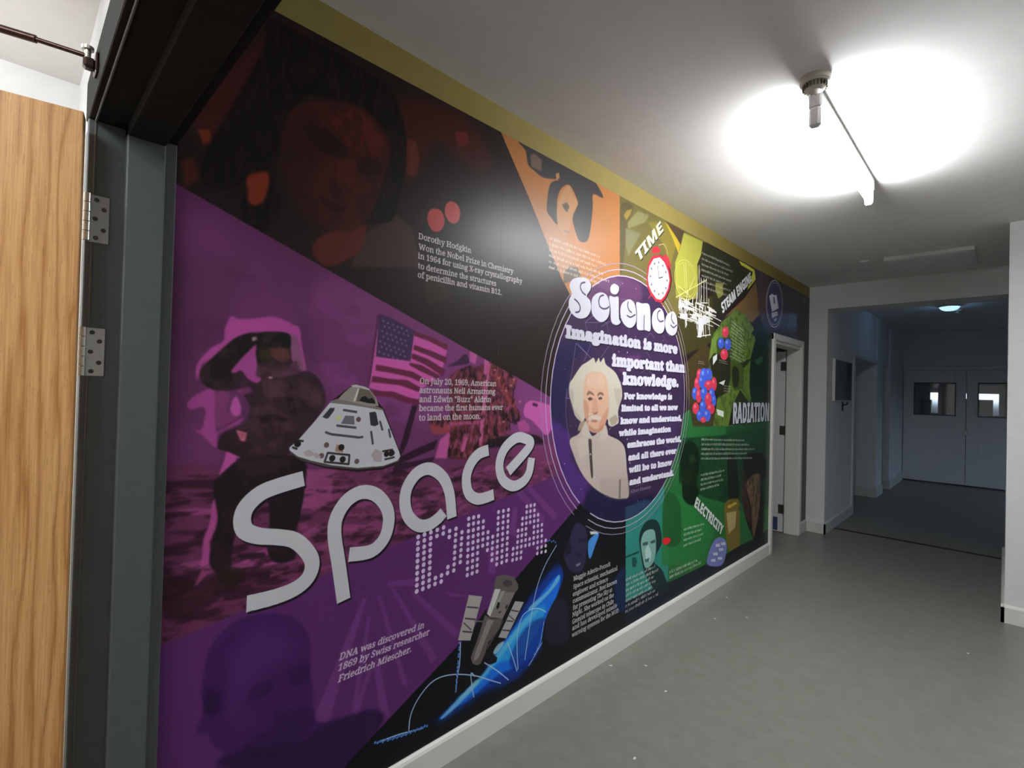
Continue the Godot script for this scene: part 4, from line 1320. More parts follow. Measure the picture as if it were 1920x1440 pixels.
func paint_radiation_panels() -> void:
	# orange portrait, clock ground, engine, radiation and dark star panels
	clip([1159,2697,1203,2630,1391,2399,1524,2222,1639,2074,1753,1956,2244,2025,2150,2633,2091,2731])
	soft(177, 116, 65, 1, 0, [1159,2697,1203,2630,1391,2399,1524,2222,1639,2074,1753,1956,2244,2025,2150,2633,2091,2731])
	soft(174, 133, 106, 0.4, -40, [1390,2394,1611,2369,1804,2104,1571,2062,1496,2285])
	soft(59, 56, 57, 1, 5, [1517,2387,1537,2512,1603,2555,1487,2529,1423,2540,1377,2556,1359,2612,1314,2641,1515,2668,1744,2658,1891,2647,1987,2579,1894,2570,1891,2503,1880,2404,1854,2314,1796,2289,1757,2315,1717,2397,1743,2450,1760,2489,1692,2555,1622,2517,1591,2441,1603,2334,1551,2353])
	soft(182, 134, 94, 0.95, 6, [1599,2432,1640,2511,1683,2553,1721,2513,1760,2484,1725,2411,1701,2336,1666,2293,1613,2314,1593,2364])
	soft(76, 67, 64, 0.85, -5, [1630,2441,1669,2463,1692,2447,1671,2413,1648,2424])
	soft(129, 94, 73, 0.7, -4, [1648,2317,1701,2324,1693,2311,1652,2307])
	soft(142, 113, 94, 0.7, -8, [1390,2607,1420,2623,1472,2610,1470,2556,1400,2553])
	soft(193, 134, 80, 0.9, -4, [1577,2580,1602,2594,1607,2568,1582,2549])
	soft(82, 77, 80, 0.8, -6, [1656,2100,1699,2142,1773,2150,1804,2104,1658,2044])
	soft(170, 116, 71, 0.3, 5, [1959,2486,2011,2524,2079,2474,2071,2396,2018,2365,1968,2402])
	unclip()
	clip([2146,2719,2180,1923,2832,1857,3218,2356,3380,2787])
	soft(105, 96, 52, 1, 0, [2146,2719,2180,1923,2832,1857,3218,2356,3380,2787])
	soft(86, 77, 48, 0.9, 10, [2152,2575,2296,2615,2228,2471,2213,2332,2187,2214,2167,2211])
	soft(138, 136, 92, 0.8, -8, [2236,2507,2351,2607,2488,2615,2443,2561,2248,2476])
	soft(127, 128, 99, 0.7, -10, [2217,2469,2390,2476,2306,2375,2256,2307,2222,2368])
	soft(156, 134, 58, 0.85, -6, [2194,2536,2223,2572,2286,2601,2266,2561,2226,2516])
	soft(137, 124, 50, 0.7, -14, [2466,2567,2711,2630,2850,2509,2776,2351,2666,2480])
	soft(198, 169, 46, 0.9, -5, [2698,2620,2764,2618,2913,2523,2888,2459,2794,2548])
	soft(78, 61, 42, 0.95, -5, [2697,2633,2973,2631,2934,2528,2905,2535])
	unclip()
	soft(168, 166, 71, 1, -5, [2959,2620,3266,2631,3239,2526,3179,2444,3204,2253,3160,2190,2866,2173,2842,2390,2907,2496])
	soft(137, 137, 59, 0.6, -12, [2851,2210,3187,2278,3207,2197,2867,2147])
	soft(65, 61, 31, 0.95, -10, [2873,2017,2982,2124,3489,2268,3507,1915,2970,1762,2879,1887])
	soft(48, 48, 30, 0.98, -6, [3266,2631,4019,2626,4412,2618,4414,2583,4140,2418,3643,2125,3460,2161,3452,2307,3179,2444,3239,2526])
	soft(159, 159, 75, 0.8, -5, [3502,2367,3648,2384,3653,2293,3562,2250,3506,2301])
	soft(239, 239, 82, 0.9, -5, [3954,2629,4128,2631,4412,2618,4400,2564,4162,2413,4291,2595,4020,2602])
	soft(134, 104, 63, 0.9, -12, [3670,2117,4112,2343,4474,2602,5037,2705,4711,2355,4291,2151,3909,2195])
	soft(79, 66, 38, 0.9, -10, [2995,1706,3332,1882,3687,1780,3789,1652,3476,1524,3577,1258,3164,1273,3038,1559])
	soft(103, 129, 50, 1, -6, [3626,2075,3908,2215,4119,2202,4322,2112,4387,1992,4325,1798,4301,1447,3899,1442,3810,1250,3511,1261,3587,1498,3426,1657,3421,1764,3454,1947])
	grain(50, 65, 28, 0.5, 90, 1, 31, [3626,2075,3908,2215,4119,2202,4322,2112,4387,1992,4325,1798,4301,1447,3899,1442,3810,1250,3511,1261,3587,1498,3426,1657,3421,1764,3454,1947])
	grain(52, 42, 24, 0.6, 40, 1, 33, [2995,1706,3332,1882,3464,1749,3476,1524,3577,1258,3164,1273,3038,1559])
	soft(128, 158, 70, 0.6, -14, [3455,1929,3628,2038,3675,2024,3464,1749,3400,1763])
	soft(43, 45, 28, 0.55, -10, [3543,1918,3586,1950,3846,1974,3879,1811,3574,1755])
	soft(43, 43, 28, 0.95, -8, [3421,1764,3504,1824,3830,1799,3837,1664,3783,1528,3588,1479,3515,1606])
	soft(67, 83, 37, 0.8, 8, [3819,1769,3905,1793,4090,1754,4125,1604,3995,1551,3866,1587])
	soft(39, 45, 26, 0.95, 5, [3869,1714,3933,1746,4001,1720,4021,1641,3983,1580,3896,1588])
	soft(41, 48, 28, 0.95, -5, [3923,1452,4047,1552,4273,1441])
	soft(46, 50, 30, 0.9, -5, [4035,1781,4308,1838,4118,1735])
	soft(24, 47, 36, 0.95, 10, [4295,2067,4719,2222,4824,2143,4798,1441,4330,1452,4267,1794,4386,2013])
	soft(68, 124, 80, 0.6, -8, [4367,1821,4577,1877,4581,1812,4429,1782])
	soft(31, 76, 42, 0.8, -10, [3762,1252,4866,1264,4884,956,3773,1037])
	soft(62, 56, 71, 1, -6, [4316,2647,5170,2662,6140,2658,6369,-711,4977,-345,4836,2031,4504,2197])
	soft(93, 70, 64, 0.7, -8, [4466,2628,4694,2645,4707,2421,4574,2205,4404,2281])
	soft(35, 45, 47, 0.9, -10, [5636,2635,6043,2659,6143,1169,5954,1175,5844,2145])
	soft(93, 93, 110, 0.6, -8, [5362,2383,5566,2397,5576,2247,5295,2192])
	soft(101, 113, 101, 0.6, -5, [5770,2592,5950,2632,5954,2566,5819,2534])

func paint_quote_circle() -> void:
	# night-sky disc behind the quotation, with the figure of a white-haired man
	clip([3024,1470,3020,1545,3008,1620,2988,1693,2961,1763,2927,1831,2886,1894,2838,1953,2785,2006,2726,2054,2663,2095,2595,2129,2525,2156,2452,2176,2377,2188,2302,2192,2226,2188,2151,2176,2078,2156,2008,2129,1941,2095,1877,2054,1818,2006,1765,1953,1717,1894,1676,1831,1642,1763,1615,1693,1595,1620,1583,1545,1580,1470,1583,1394,1595,1319,1615,1246,1642,1176,1676,1109,1717,1045,1765,986,1818,933,1877,885,1940,844,2008,810,2078,783,2151,763,2226,751,2302,748,2377,751,2452,763,2525,783,2595,810,2663,844,2726,885,2785,933,2838,986,2886,1045,2927,1109,2961,1176,2988,1246,3008,1319,3020,1394])
	soft(58, 40, 71, 1, 0, [1438,2139,3210,2510,3311,443,1488,797])
	soft(38, 34, 74, 0.9, 40, [1514,1645,1760,1763,1926,1734,1742,1659,1710,1351,1718,1146,1527,1291])
	soft(81, 46, 124, 0.85, 40, [1564,1355,1735,1282,1762,1143,1931,999,1910,915,1738,906,1574,1093])
	soft(27, 23, 60, 0.9, -40, [1907,987,2310,875,2627,857,2638,608,1799,765])
	soft(114, 60, 118, 0.6, -30, [2161,1706,2425,1739,2397,1656,2192,1623])
	soft(101, 60, 97, 0.75, 60, [1783,1951,1962,2135,2253,2200,2420,2154,2377,2046,2049,1941])
	soft(109, 77, 108, 0.6, -30, [1905,2097,2102,2172,2211,2143,2045,2057])
	soft(73, 55, 100, 0.5, -50, [2287,1414,2930,1408,2951,951,2334,1015])
	soft(43, 75, 102, 0.8, -16, [2283,827,2512,841,2623,812,2466,684,2288,709])
	unclip()
	# white-haired man in a pale zip-neck top
	soft(31, 22, 45, 0.8, 6, [2103,1264,2207,1230,2270,1195,2299,1139,2313,1053,2333,958,2324,1018,2256,1182])
	soft(192, 178, 168, 1, 3, [1740,1252,1819,1283,1875,1346,1938,1262,2052,1319,2087,1265,2190,1231,2251,1195,2279,1141,2293,1054,2315,960,2318,883,2252,883,2181,892,2090,921,1992,964,1898,1026,1831,1092,1776,1172])
	soft(171, 157, 147, 0.5, 30, [2021,1019,2199,1012,2308,987,2318,883,2181,892,2057,934])
	soft(211, 197, 186, 0.5, -24, [1792,1252,1908,1264,1911,1180,1834,1139])
	soft(71, 61, 57, 0.95, 3, [1900,1252,1927,1245,1934,1179,1949,1048,1931,1048,1912,1162])
	soft(111, 99, 93, 0.8, -4, [2212,998,2231,996,2230,886,2212,888])
	soft(164, 143, 127, 1, 4, [1804,1304,1822,1338,1845,1361,1867,1337,1847,1314,1818,1296])
	soft(200, 188, 176, 0.95, 3, [1838,1282,1867,1343,1890,1336,1907,1288,1939,1256,1909,1249])
	soft(200, 186, 173, 0.95, 3, [2001,1247,2042,1295,2063,1322,2087,1265,2044,1239,2002,1238])
	soft(202, 192, 176, 1, 3, [1725,1540,1751,1570,1778,1599,1824,1642,1862,1659,1892,1673,1931,1690,1953,1664,1978,1693,1995,1670,2026,1696,2049,1660,2105,1638,2151,1615,2187,1578,2212,1540,2223,1482,2199,1436,2183,1392,2192,1334,2163,1318,2118,1309,2085,1324,2067,1356,1903,1384,1850,1349,1821,1350,1777,1380,1757,1426,1729,1478])
	soft(174, 162, 146, 0.7, 8, [1735,1518,1763,1489,1756,1432,1805,1385,1835,1355,1796,1368,1747,1432])
	soft(174, 162, 146, 0.6, -10, [2132,1525,2213,1527,2215,1469,2182,1417,2158,1456])
	soft(153, 140, 124, 0.7, -6, [2094,1355,2161,1379,2185,1353,2163,1322,2118,1317])
	soft(215, 172, 146, 1, 5, [1852,1538,1870,1591,1934,1615,2018,1609,2063,1574,2083,1506,2091,1437,2082,1380,2062,1331,2042,1301,2000,1284,1948,1281,1907,1300,1880,1348,1858,1396,1850,1467])
	soft(218, 185, 162, 0.7, 16, [1875,1580,1935,1606,2019,1597,2043,1542,1959,1522,1877,1532])
	soft(188, 132, 105, 0.6, 10, [1855,1461,1891,1437,1903,1378,1896,1324,1874,1360,1853,1408])
	soft(197, 138, 110, 0.6, 10, [2039,1381,2086,1418,2082,1374,2057,1325,2010,1290,1998,1327])
	soft(119, 91, 77, 0.85, 3, [1879,1494,1898,1508,1934,1496,1945,1482,1909,1491,1881,1482])
	soft(118, 91, 77, 0.85, 3, [1976,1489,1996,1503,2028,1499,2034,1483,2002,1489,1979,1479])
	soft(74, 54, 46, 0.9, -3, [1885,1467,1905,1474,1925,1470,1930,1461,1900,1455])
	soft(73, 54, 46, 0.9, -3, [1984,1472,2005,1479,2024,1474,2019,1465,1993,1463])
	soft(197, 147, 121, 0.55, 6, [1935,1467,1966,1461,1985,1394,1954,1383,1928,1395,1931,1437])
	soft(121, 73, 61, 0.75, -3, [1928,1398,1949,1389,1983,1397,1975,1385,1949,1382])
	soft(209, 199, 189, 0.9, 4, [1894,1360,1934,1374,1986,1373,2018,1357,1992,1348,1945,1356,1905,1345])
	soft(153, 94, 86, 0.75, -4, [1917,1349,1950,1351,1987,1345,1966,1337,1930,1340])
	soft(176, 123, 98, 0.6, 6, [1906,1324,1947,1304,1999,1302,2041,1325,2031,1295,1990,1279,1948,1280,1907,1300])

func print_lines_and_shapes() -> void:
	# thin rings and star-chart lines
	line(196, 180, 206, 7, [1936,847,2012,808,2092,779,2174,759,2258,749,2343,749,2428,759,2510,778,2590,808,2665,846,2736,893,2801,948,2858,1010,2909,1079,2950,1153,2983,1231,3006,1312,3020,1396,3023,1481,3017,1566,3001,1649,2975,1730,2940,1807,2896,1880,2844,1946,2784,2007,2717,2060,2645,2104,2568,2140,2488,2167,2405,2184,2320,2191,2235,2188,2151,2176,2070,2153,1991,2121,1917,2080,1848,2031,1785,1974,1729,1910,1682,1840,1642,1764,1612,1685,1592,1603,1581,1518,1580,1434,1590,1349,1609,1266,1637,1187,1675,1111,1721,1040,1776,974,1838,916], false)
	line(176, 160, 186, 6, [1918,816,1998,775,2081,744,2168,723,2256,713,2345,713,2434,723,2520,744,2604,775,2684,815,2758,864,2826,922,2886,987,2939,1059,2983,1137,3017,1219,3041,1305,3056,1393,3059,1482,3053,1570,3036,1658,3009,1743,2972,1824,2925,1900,2871,1970,2808,2034,2738,2089,2662,2136,2582,2174,2497,2202,2410,2220,2321,2227,2232,2224,2144,2211,2058,2187,1976,2154,1897,2111,1825,2059,1759,1999,1701,1932,1651,1858,1610,1779,1578,1696,1556,1609,1545,1521,1544,1432,1554,1343,1574,1256,1604,1172,1644,1093,1693,1018,1750,950,1815,889], false)
	line(150, 136, 158, 5, [1900,785,1984,743,2071,711,2162,689,2254,678,2347,678,2440,689,2531,710,2618,742,2701,785,2779,836,2850,897,2913,965,2968,1040,3014,1121,3050,1207,3076,1297,3090,1389,3094,1482,3087,1575,3070,1667,3041,1755,3003,1840,2954,1920,2897,1993,2831,2060,2758,2118,2679,2167,2595,2206,2506,2236,2415,2254,2322,2262,2229,2259,2137,2245,2047,2220,1960,2185,1879,2140,1803,2086,1734,2023,1673,1953,1621,1876,1578,1793,1545,1706,1522,1616,1510,1523,1509,1430,1520,1337,1540,1247,1572,1159,1613,1075,1664,997,1724,926,1792,862], false)
	line(122, 113, 143, 3, [1707,1469,1748,1614,1773,1755,1908,1688], false)
	line(114, 105, 134, 3, [1848,1668,1900,1755,1849,1872,1922,1920], false)
	line(115, 106, 135, 3, [1999,1694,2077,1764], false)
	line(111, 102, 130, 3, [1849,1872,2051,1895,2069,1839], false)
	line(114, 105, 134, 3, [2483,1848,2533,1885,2593,1851], false)
	line(110, 101, 129, 3, [2002,1867,2092,1911,2220,1927], false)
	line(111, 102, 130, 3, [2171,2044,2260,2054,2353,2052], false)
	line(129, 119, 151, 3, [1707,1469,1698,1469,1741,1468], false)
	line(118, 109, 138, 3, [2487,1764,2540,1729], false)
	line(111, 102, 131, 3, [2278,1890,2286,1848], false)
	line(116, 107, 137, 3, [2692,1887,2750,1845], false)
	line(121, 110, 143, 3, [1704,1507,1703,1385,1736,1254], false)
	line(108, 99, 128, 3, [1783,1758,1903,1690], false)
	line(116, 106, 138, 3, [2839,1714,2733,1620], false)
	line(125, 115, 148, 3, [2768,1234,2717,1184,2809,1143], false)
	line(113, 103, 134, 3, [2430,1625,2492,1661,2593,1615], false)
	line(121, 111, 144, 3, [2398,935,2507,947], false)
	dots(138, 124, 160, 2.5, [1870,1049,2492,817,2259,799,2771,1556,2830,1273,2493,1332,1960,1537,1791,1326,2626,1496,2178,2128,2329,1191,2378,1220,2117,1302,2955,1477,2383,1784,2951,1397,2134,2135,1743,1329,2492,2121,2051,829,2602,1233,2118,1688,2410,1611,2129,1985,2878,1482,2097,1801,2504,1028,2106,1914,2255,1309,2406,1453,2301,826,2919,1540,1946,1866,2453,1478,2589,2090,2502,2044,2916,1179,2069,1815,1692,1374,2773,1850,2491,849,2964,1625,2645,1691,1787,1039,1941,2038,1926,1360,2181,1739,2540,1597,2041,821,2383,1601,2811,1427,2018,1660,1773,1115,1864,1595,2931,1699,2783,1570,2435,1255,2223,792,1877,1016,2663,1756,2682,1988,2171,1922,2948,1467,2768,1399,1705,1514,1927,1519,2081,1622,1803,1955,2838,1331,1894,1471,2611,1664,2432,831,1902,1944,2392,893,1988,946,1917,1914,2208,1948,2373,892,2116,2125,1987,1039,2818,1507,2299,2043,1686,1616,1926,970,1977,1928,2253,834,1924,1989,2699,1046,2978,1367,1796,1412,2623,2023,2748,1284,2088,915,2266,1182,2403,946,2072,1078,1862,1037,1914,1019,2577,1518,1775,1674])
	dots(184, 170, 196, 3.5, [2414,2038,2204,1365,1974,1529,2543,1555,2179,1741,2348,1593,1880,1563,1891,1122,2352,2133,2747,1471,2222,1911,2780,1892,2208,1564,2139,1328,1910,1355,1703,1136,2491,1058,2518,952,2122,1663,1868,1172,2965,1286,1980,1208,2318,1456,2712,1800,2105,1296,1847,989,1975,1793,2358,1843,2726,1395,2951,1308,2007,1267,2791,1411,1961,1670,2790,1421,2192,1940,2699,1852,1946,1601,2427,846,2811,1512,2201,2139])
	dots(216, 204, 224, 5, [2371,1129,2271,1743,2680,1443,1926,1167,1968,1040,2292,1229,2327,1086,1905,1385,2154,1957,1891,1563])
	# orbit lines of the planet panel
	line(170, 199, 233, 5, [667,227,755,213,801,202,868,185], true)
	line(170, 199, 233, 5, [801,202,808,260,837,306,889,343,945,351,1024,332,1129,286,1220,231,1286,191], true)
	line(171, 200, 234, 5, [1130,283,1107,304,1115,245,1127,195], true)
	line(171, 201, 235, 5, [1183,321,1266,252,1335,186], true)
	line(170, 199, 233, 5, [1045,455,1043,369,1034,325,1026,257], true)
	line(171, 200, 234, 5, [1654,731,1576,657,1523,577,1498,510,1486,468], true)
	line(172, 202, 236, 5, [1585,420,1527,454,1472,463,1420,452,1390,399,1386,312,1396,211], true)
	line(172, 202, 236, 5, [1486,468,1463,357,1441,239], true)
	line(173, 202, 236, 5, [1573,377,1548,283,1495,219], true)
	line(172, 202, 236, 5, [1562,278,1508,232,1469,201], true)
	line(172, 201, 235, 5, [1322,360,1356,287,1390,204], true)
	dots(80, 132, 215, 5, [1040,456,1039,438,1038,428,1037,410,1036,400,1036,381,1035,372,1034,360,1033,356,1032,344,1032,341,1031,329,1030,326,1030,310,1029,303,1028,287,1028,280,1027,264])
	dots(82, 134, 218, 5, [1573,377,1569,356,1564,346,1560,325,1556,314,1552,293,1548,283,1538,267,1528,262,1518,247,1508,242,1498,226])
	dots(80, 132, 215, 5, [659,230,670,224,680,225,691,218,701,220,712,213,722,214,732,208,741,210,751,204,761,206,771,200,780,202,790,197,800,200,810,194,820,197,831,191,841,194,850,189,858,192,867,187,876,190,886,185])
	dots(78, 128, 208, 5, [1572,776,1587,766,1601,767,1616,757,1631,758,1646,748])
	# space telescope cut-out
	fill(18, 18, 22, [1129,506,1188,556,1162,404,1113,383,1097,404])
	fill(20, 20, 27, [1200,368,1227,343,1260,315,1255,297,1223,298,1186,327])
	fill(171, 167, 162, [1084,640,1160,613,1099,444,1031,469])
	fill(172, 170, 168, [1365,535,1424,514,1313,382,1263,403])
	line(70, 63, 70, 6, [1076,592,1139,570], false)
	line(70, 63, 70, 6, [1068,547,1125,525], false)
	line(69, 63, 69, 6, [1056,497,1107,477], false)
	line(70, 63, 70, 6, [1343,499,1390,480], false)
	line(70, 63, 70, 6, [1313,461,1356,445], false)
	line(70, 63, 70, 6, [1289,427,1335,409], false)
	line(81, 74, 81, 5, [1059,531,1102,488], false)
	line(82, 75, 82, 5, [1321,485,1365,447], false)
	line(104, 99, 104, 6, [1123,517,1174,502], false)
	fill(129, 122, 120, [1228,626,1363,574,1287,479,1208,508,1191,530])
	fill(97, 90, 88, [1227,653,1242,677,1291,675,1349,650,1382,609,1383,585,1363,574,1294,596,1233,625])
	fill(67, 61, 61, [1281,643,1303,648,1338,635,1344,615,1310,614,1285,627])
	fill(202, 202, 199, [1236,625,1269,615,1211,512,1190,529])
	fill(154, 152, 145, [1277,605,1297,600,1255,540,1231,543])
	fill(99, 92, 90, [1216,501,1287,479,1272,445,1235,410,1204,405,1185,358,1160,325,1140,325,1115,342,1103,372,1131,422,1150,461,1179,528])
	fill(140, 133, 131, [1195,504,1232,488,1192,432,1149,356,1119,348,1132,392,1166,448])
	fill(70, 63, 65, [1272,445,1287,475,1296,469,1235,406,1194,370,1199,391])
	fill(29, 27, 29, [1244,543,1254,562,1267,556,1264,538,1253,529])
	fill(36, 34, 36, [1300,523,1313,535,1319,526,1308,513])
	fill(47, 45, 47, [1258,516,1278,516,1275,511,1262,509])
	# landing capsule cut-out with its printed dark edge
	fill(31, 19, 26, [456,1451,530,1506,600,1494,630,1451,655,1424,731,1259,720,1222,659,1206,558,1208,440,1232,366,1260,331,1281])
	fill(79, 70, 70, [326,1298,366,1272,439,1246,544,1224,658,1222,731,1251,726,1229,659,1214,558,1215,444,1236,366,1262,331,1286])
	fill(200, 202, 207, [453,1447,537,1438,652,1421,725,1265,730,1248,719,1233,659,1219,558,1221,465,1239,395,1260,352,1277,326,1298,326,1307,353,1329,405,1388])
	fill(127, 120, 116, [453,1451,478,1460,510,1456,565,1447,631,1432,653,1424,651,1419,593,1429,535,1438,456,1446])
	fill(150, 143, 134, [481,1459,499,1478,525,1501,560,1504,597,1494,624,1464,635,1435,593,1435,537,1448])
	fill(105, 96, 84, [558,1497,594,1490,618,1464,619,1451,579,1451,548,1451])
	fill(211, 206, 199, [552,1497,558,1495,544,1451,536,1451])
	fill(195, 191, 188, [527,1506,546,1509,580,1502,599,1494,594,1491,563,1498,530,1501])
	fill(26, 24, 26, [559,1453,567,1466,581,1470,595,1460,607,1464,619,1453,622,1443,593,1445])
	fill(56, 56, 63, [454,1429,470,1430,469,1421,450,1396,442,1394,429,1400])
	fill(53, 53, 59, [598,1412,620,1415,626,1409,636,1369,622,1363,605,1367])
	fill(109, 107, 116, [509,1403,541,1401,544,1371,494,1376])
	fill(222, 215, 110, [476,1399,485,1402,493,1396,486,1389,478,1391])
	line(80, 75, 84, 8, [443,1349,461,1342,563,1326,578,1328], false)
	line(80, 75, 84, 8, [481,1370,551,1360], false)
	line(80, 76, 85, 8, [503,1422,552,1414], false)
	line(79, 74, 83, 8, [608,1344,616,1299], false)
	line(79, 74, 83, 8, [642,1379,653,1347], false)
	line(78, 74, 83, 8, [679,1349,686,1319], false)
	line(60, 51, 57, 7, [451,1281,528,1268,526,1237,441,1252,451,1281], false)
	line(58, 50, 56, 7, [657,1272,698,1275], false)
	line(58, 50, 56, 7, [667,1242,706,1247], false)
	line(61, 52, 58, 7, [350,1328,370,1324], false)
	line(60, 51, 58, 7, [337,1306,351,1300], false)
	dots(35, 28, 33, 11, [467,1262,504,1255,672,1261,691,1261,695,1263,498,1296,351,1317])
	dots(109, 84, 84, 9, [430,1273,446,1307,556,1244,558,1389])
	fill(169, 131, 113, [480,1307,504,1303,505,1278,476,1284])
	dots(35, 28, 33, 11, [498,1296])
	fill(178, 164, 167, [610,1263,627,1282,654,1270,652,1233,623,1238])
	fill(181, 168, 170, [370,1290,389,1296,406,1283,394,1272,375,1278])
	fill(181, 167, 170, [399,1278,413,1285,429,1269,414,1265])
	# red twin-bell alarm clock cut-out
	fill(49, 24, 24, [2476,2221,2490,2308,2546,2374,2644,2404,2722,2379,2777,2326,2800,2266,2783,2199,2733,2133,2683,2092,2608,2090,2533,2128,2490,2169])
	fill(174, 44, 58, [2470,2220,2484,2307,2540,2374,2638,2402,2716,2378,2764,2323,2787,2264,2770,2197,2720,2132,2664,2093,2595,2091,2521,2126,2482,2168])
	fill(197, 192, 200, [2487,2223,2502,2298,2553,2357,2632,2382,2697,2361,2745,2313,2767,2260,2750,2200,2707,2145,2657,2111,2601,2109,2539,2141,2501,2177])
	fill(184, 44, 58, [2527,2400,2544,2428,2592,2445,2630,2435,2631,2413,2534,2386])
	fill(178, 48, 62, [2670,2393,2707,2420,2754,2398,2783,2359,2777,2332,2750,2346])
	line(198, 171, 125, 5, [2616,2457,2679,2477,2719,2454,2733,2419], true)
	line(175, 44, 58, 9, [2533,2125,2501,2096], false)
	line(174, 44, 58, 9, [2674,2096,2684,2070], false)
	line(59, 55, 64, 4, [2626,2248,2607,2325], false)
	line(41, 37, 46, 6, [2626,2246,2678,2263], false)
	dots(101, 92, 106, 8, [2619,2346,2674,2336,2716,2301,2733,2250,2721,2197,2682,2158,2628,2143,2574,2155,2535,2190,2519,2239,2530,2289,2566,2328])
	# white engine drawing
	line(193, 188, 95, 7, [3178,2304,3168,2346,3143,2383,3105,2412,3059,2431,3008,2438,2959,2433,2914,2416,2877,2389,2852,2356,2840,2317,2843,2278,2859,2240,2888,2208,2927,2183,2974,2168,3024,2165,3074,2174,3118,2195,3152,2226,3173,2265,3178,2307], false)
	line(193, 188, 95, 4, [3153,2300,3144,2336,3123,2368,3091,2394,3051,2412,3008,2419,2965,2415,2926,2402,2894,2380,2873,2352,2862,2319,2864,2285,2878,2252,2903,2223,2937,2201,2978,2187,3021,2184,3064,2191,3101,2208,3131,2234,3148,2266,3153,2302], false)
	line(197, 191, 112, 9, [2998,2408,3029,2211], false)
	line(199, 193, 114, 9, [3029,2211,3152,2355], false)
	line(193, 188, 110, 9, [3029,2211,2891,2242], false)
	line(196, 191, 112, 9, [2969,2402,3007,2208], false)
	line(198, 193, 113, 9, [2867,2160,3346,2362], false)
	line(197, 191, 112, 9, [3037,2213,3083,2186], false)
	line(212, 208, 205, 8.04493, [3122,2110,3200,2108], false)
	line(216, 212, 208, 11.5537, [3124,2075,3228,2071], false)
	line(204, 201, 197, 6.41441, [2981,2027,2995,2113], false)
	line(204, 200, 197, 11.9679, [3008,2149,3131,2146], false)
	line(212, 209, 205, 6.84464, [3084,2055,3090,2022], false)
	line(211, 207, 203, 13.2024, [3006,2049,3019,1969], false)
	line(209, 205, 202, 12.9144, [3088,2115,3152,2113], false)
	line(201, 198, 194, 7.1306, [2923,2110,3039,2106], false)
	line(234, 230, 226, 6.09109, [3268,2036,3472,2027], false)
	line(223, 219, 216, 13.0323, [3185,2031,3274,2026], false)
	line(204, 200, 197, 9.83829, [2963,2031,2973,2089], false)
	line(202, 198, 195, 11.3076, [2988,2155,3069,2153], false)
	line(211, 207, 204, 5.48756, [2969,2028,3118,2020], false)
	line(217, 213, 209, 11.6319, [3170,2075,3176,2038], false)
	line(210, 206, 202, 13.5583, [3177,2162,3191,2246], false)
	line(206, 203, 199, 12.611, [3011,2075,3016,2046], false)
	line(217, 213, 209, 5.98969, [3153,2081,3164,2012], false)
	line(231, 227, 223, 13.8746, [3344,2111,3434,2105], false)
	line(213, 209, 205, 5.00553, [3176,2164,3189,2088], false)
	line(201, 197, 194, 7.76438, [2948,2132,3038,2130], false)
	line(204, 201, 197, 12.0265, [3034,2089,3039,2120], false)
	line(232, 228, 224, 10.0942, [3304,2091,3464,2080], false)
	line(201, 197, 194, 9.58889, [2930,2071,2935,2104], false)
	line(234, 230, 226, 6.53954, [3387,2080,3393,2043], false)
	line(227, 223, 220, 7.36665, [3322,2128,3389,2124], false)
	line(201, 197, 194, 5.5482, [2973,2147,3047,2145], false)
	line(204, 201, 197, 7.56509, [2996,2108,3006,2046], false)
	line(212, 209, 205, 11.2639, [3130,2125,3144,2039], false)
	line(198, 195, 191, 10.2936, [2928,2099,2940,2169], false)
	line(225, 221, 217, 8.13984, [3302,2065,3311,2112], false)
	line(232, 228, 224, 6.46002, [3366,2125,3450,2123], false)
	line(227, 223, 219, 9.11028, [3297,2034,3304,2077], false)
	line(212, 208, 205, 10.3364, [3171,2108,3178,2147], false)
	line(200, 197, 193, 9.89918, [3020,2156,3031,2224], false)
	line(221, 217, 213, 12.8968, [3154,2085,3341,2079], false)
	line(223, 219, 215, 11.4861, [3183,2022,3249,2016], false)
	line(201, 198, 194, 13.0001, [2948,2063,2957,2118], false)
	line(226, 222, 218, 12.9086, [3262,2063,3325,2058], false)
	line(205, 201, 198, 12.8826, [3010,2044,3022,2117], false)
	line(199, 195, 192, 8.66009, [2915,2078,2926,2143], false)
	line(200, 197, 194, 5.75972, [2928,2137,3053,2129], false)
	line(199, 196, 192, 5.23374, [2913,2074,2922,2134], false)
	line(230, 226, 222, 9.17464, [3285,2116,3464,2111], false)
	line(206, 202, 199, 12.4951, [3113,2144,3122,2197], false)
	line(201, 198, 194, 6.72946, [2947,2114,3027,2109], false)
	line(202, 199, 195, 8.35185, [3000,2149,3072,2147], false)
	line(224, 220, 216, 12.8689, [3268,2095,3278,2035], false)
	line(200, 197, 193, 5.13933, [2932,2164,3076,2155], false)
	line(203, 199, 196, 5.52023, [3019,2075,3033,2163], false)
	line(212, 209, 205, 10.7505, [3020,2040,3149,2029], false)
	line(218, 214, 211, 13.78, [3233,2147,3297,2143], false)
	line(232, 228, 224, 13.7078, [3295,2028,3310,1941], false)
	line(200, 197, 193, 9.42535, [2941,2118,2947,2078], false)
	line(215, 211, 207, 5.707, [3067,2041,3172,2033], false)
	line(203, 200, 196, 8.9594, [3041,2096,3056,2182], false)
	line(204, 201, 197, 7.85763, [2985,2106,3078,2100], false)
	line(199, 196, 192, 13.4935, [2908,2134,3003,2128], false)
	line(203, 199, 196, 6.9011, [2941,2023,2955,2109], false)
	line(211, 207, 204, 9.23537, [3162,2116,3167,2146], false)
	line(235, 231, 227, 9.16912, [3335,2118,3525,2112], false)
	line(205, 202, 198, 5.09723, [2902,2032,2978,2026], false)
	line(230, 226, 223, 11.2426, [3363,2162,3446,2158], false)
	line(214, 210, 207, 8.50476, [3148,2047,3158,2101], false)
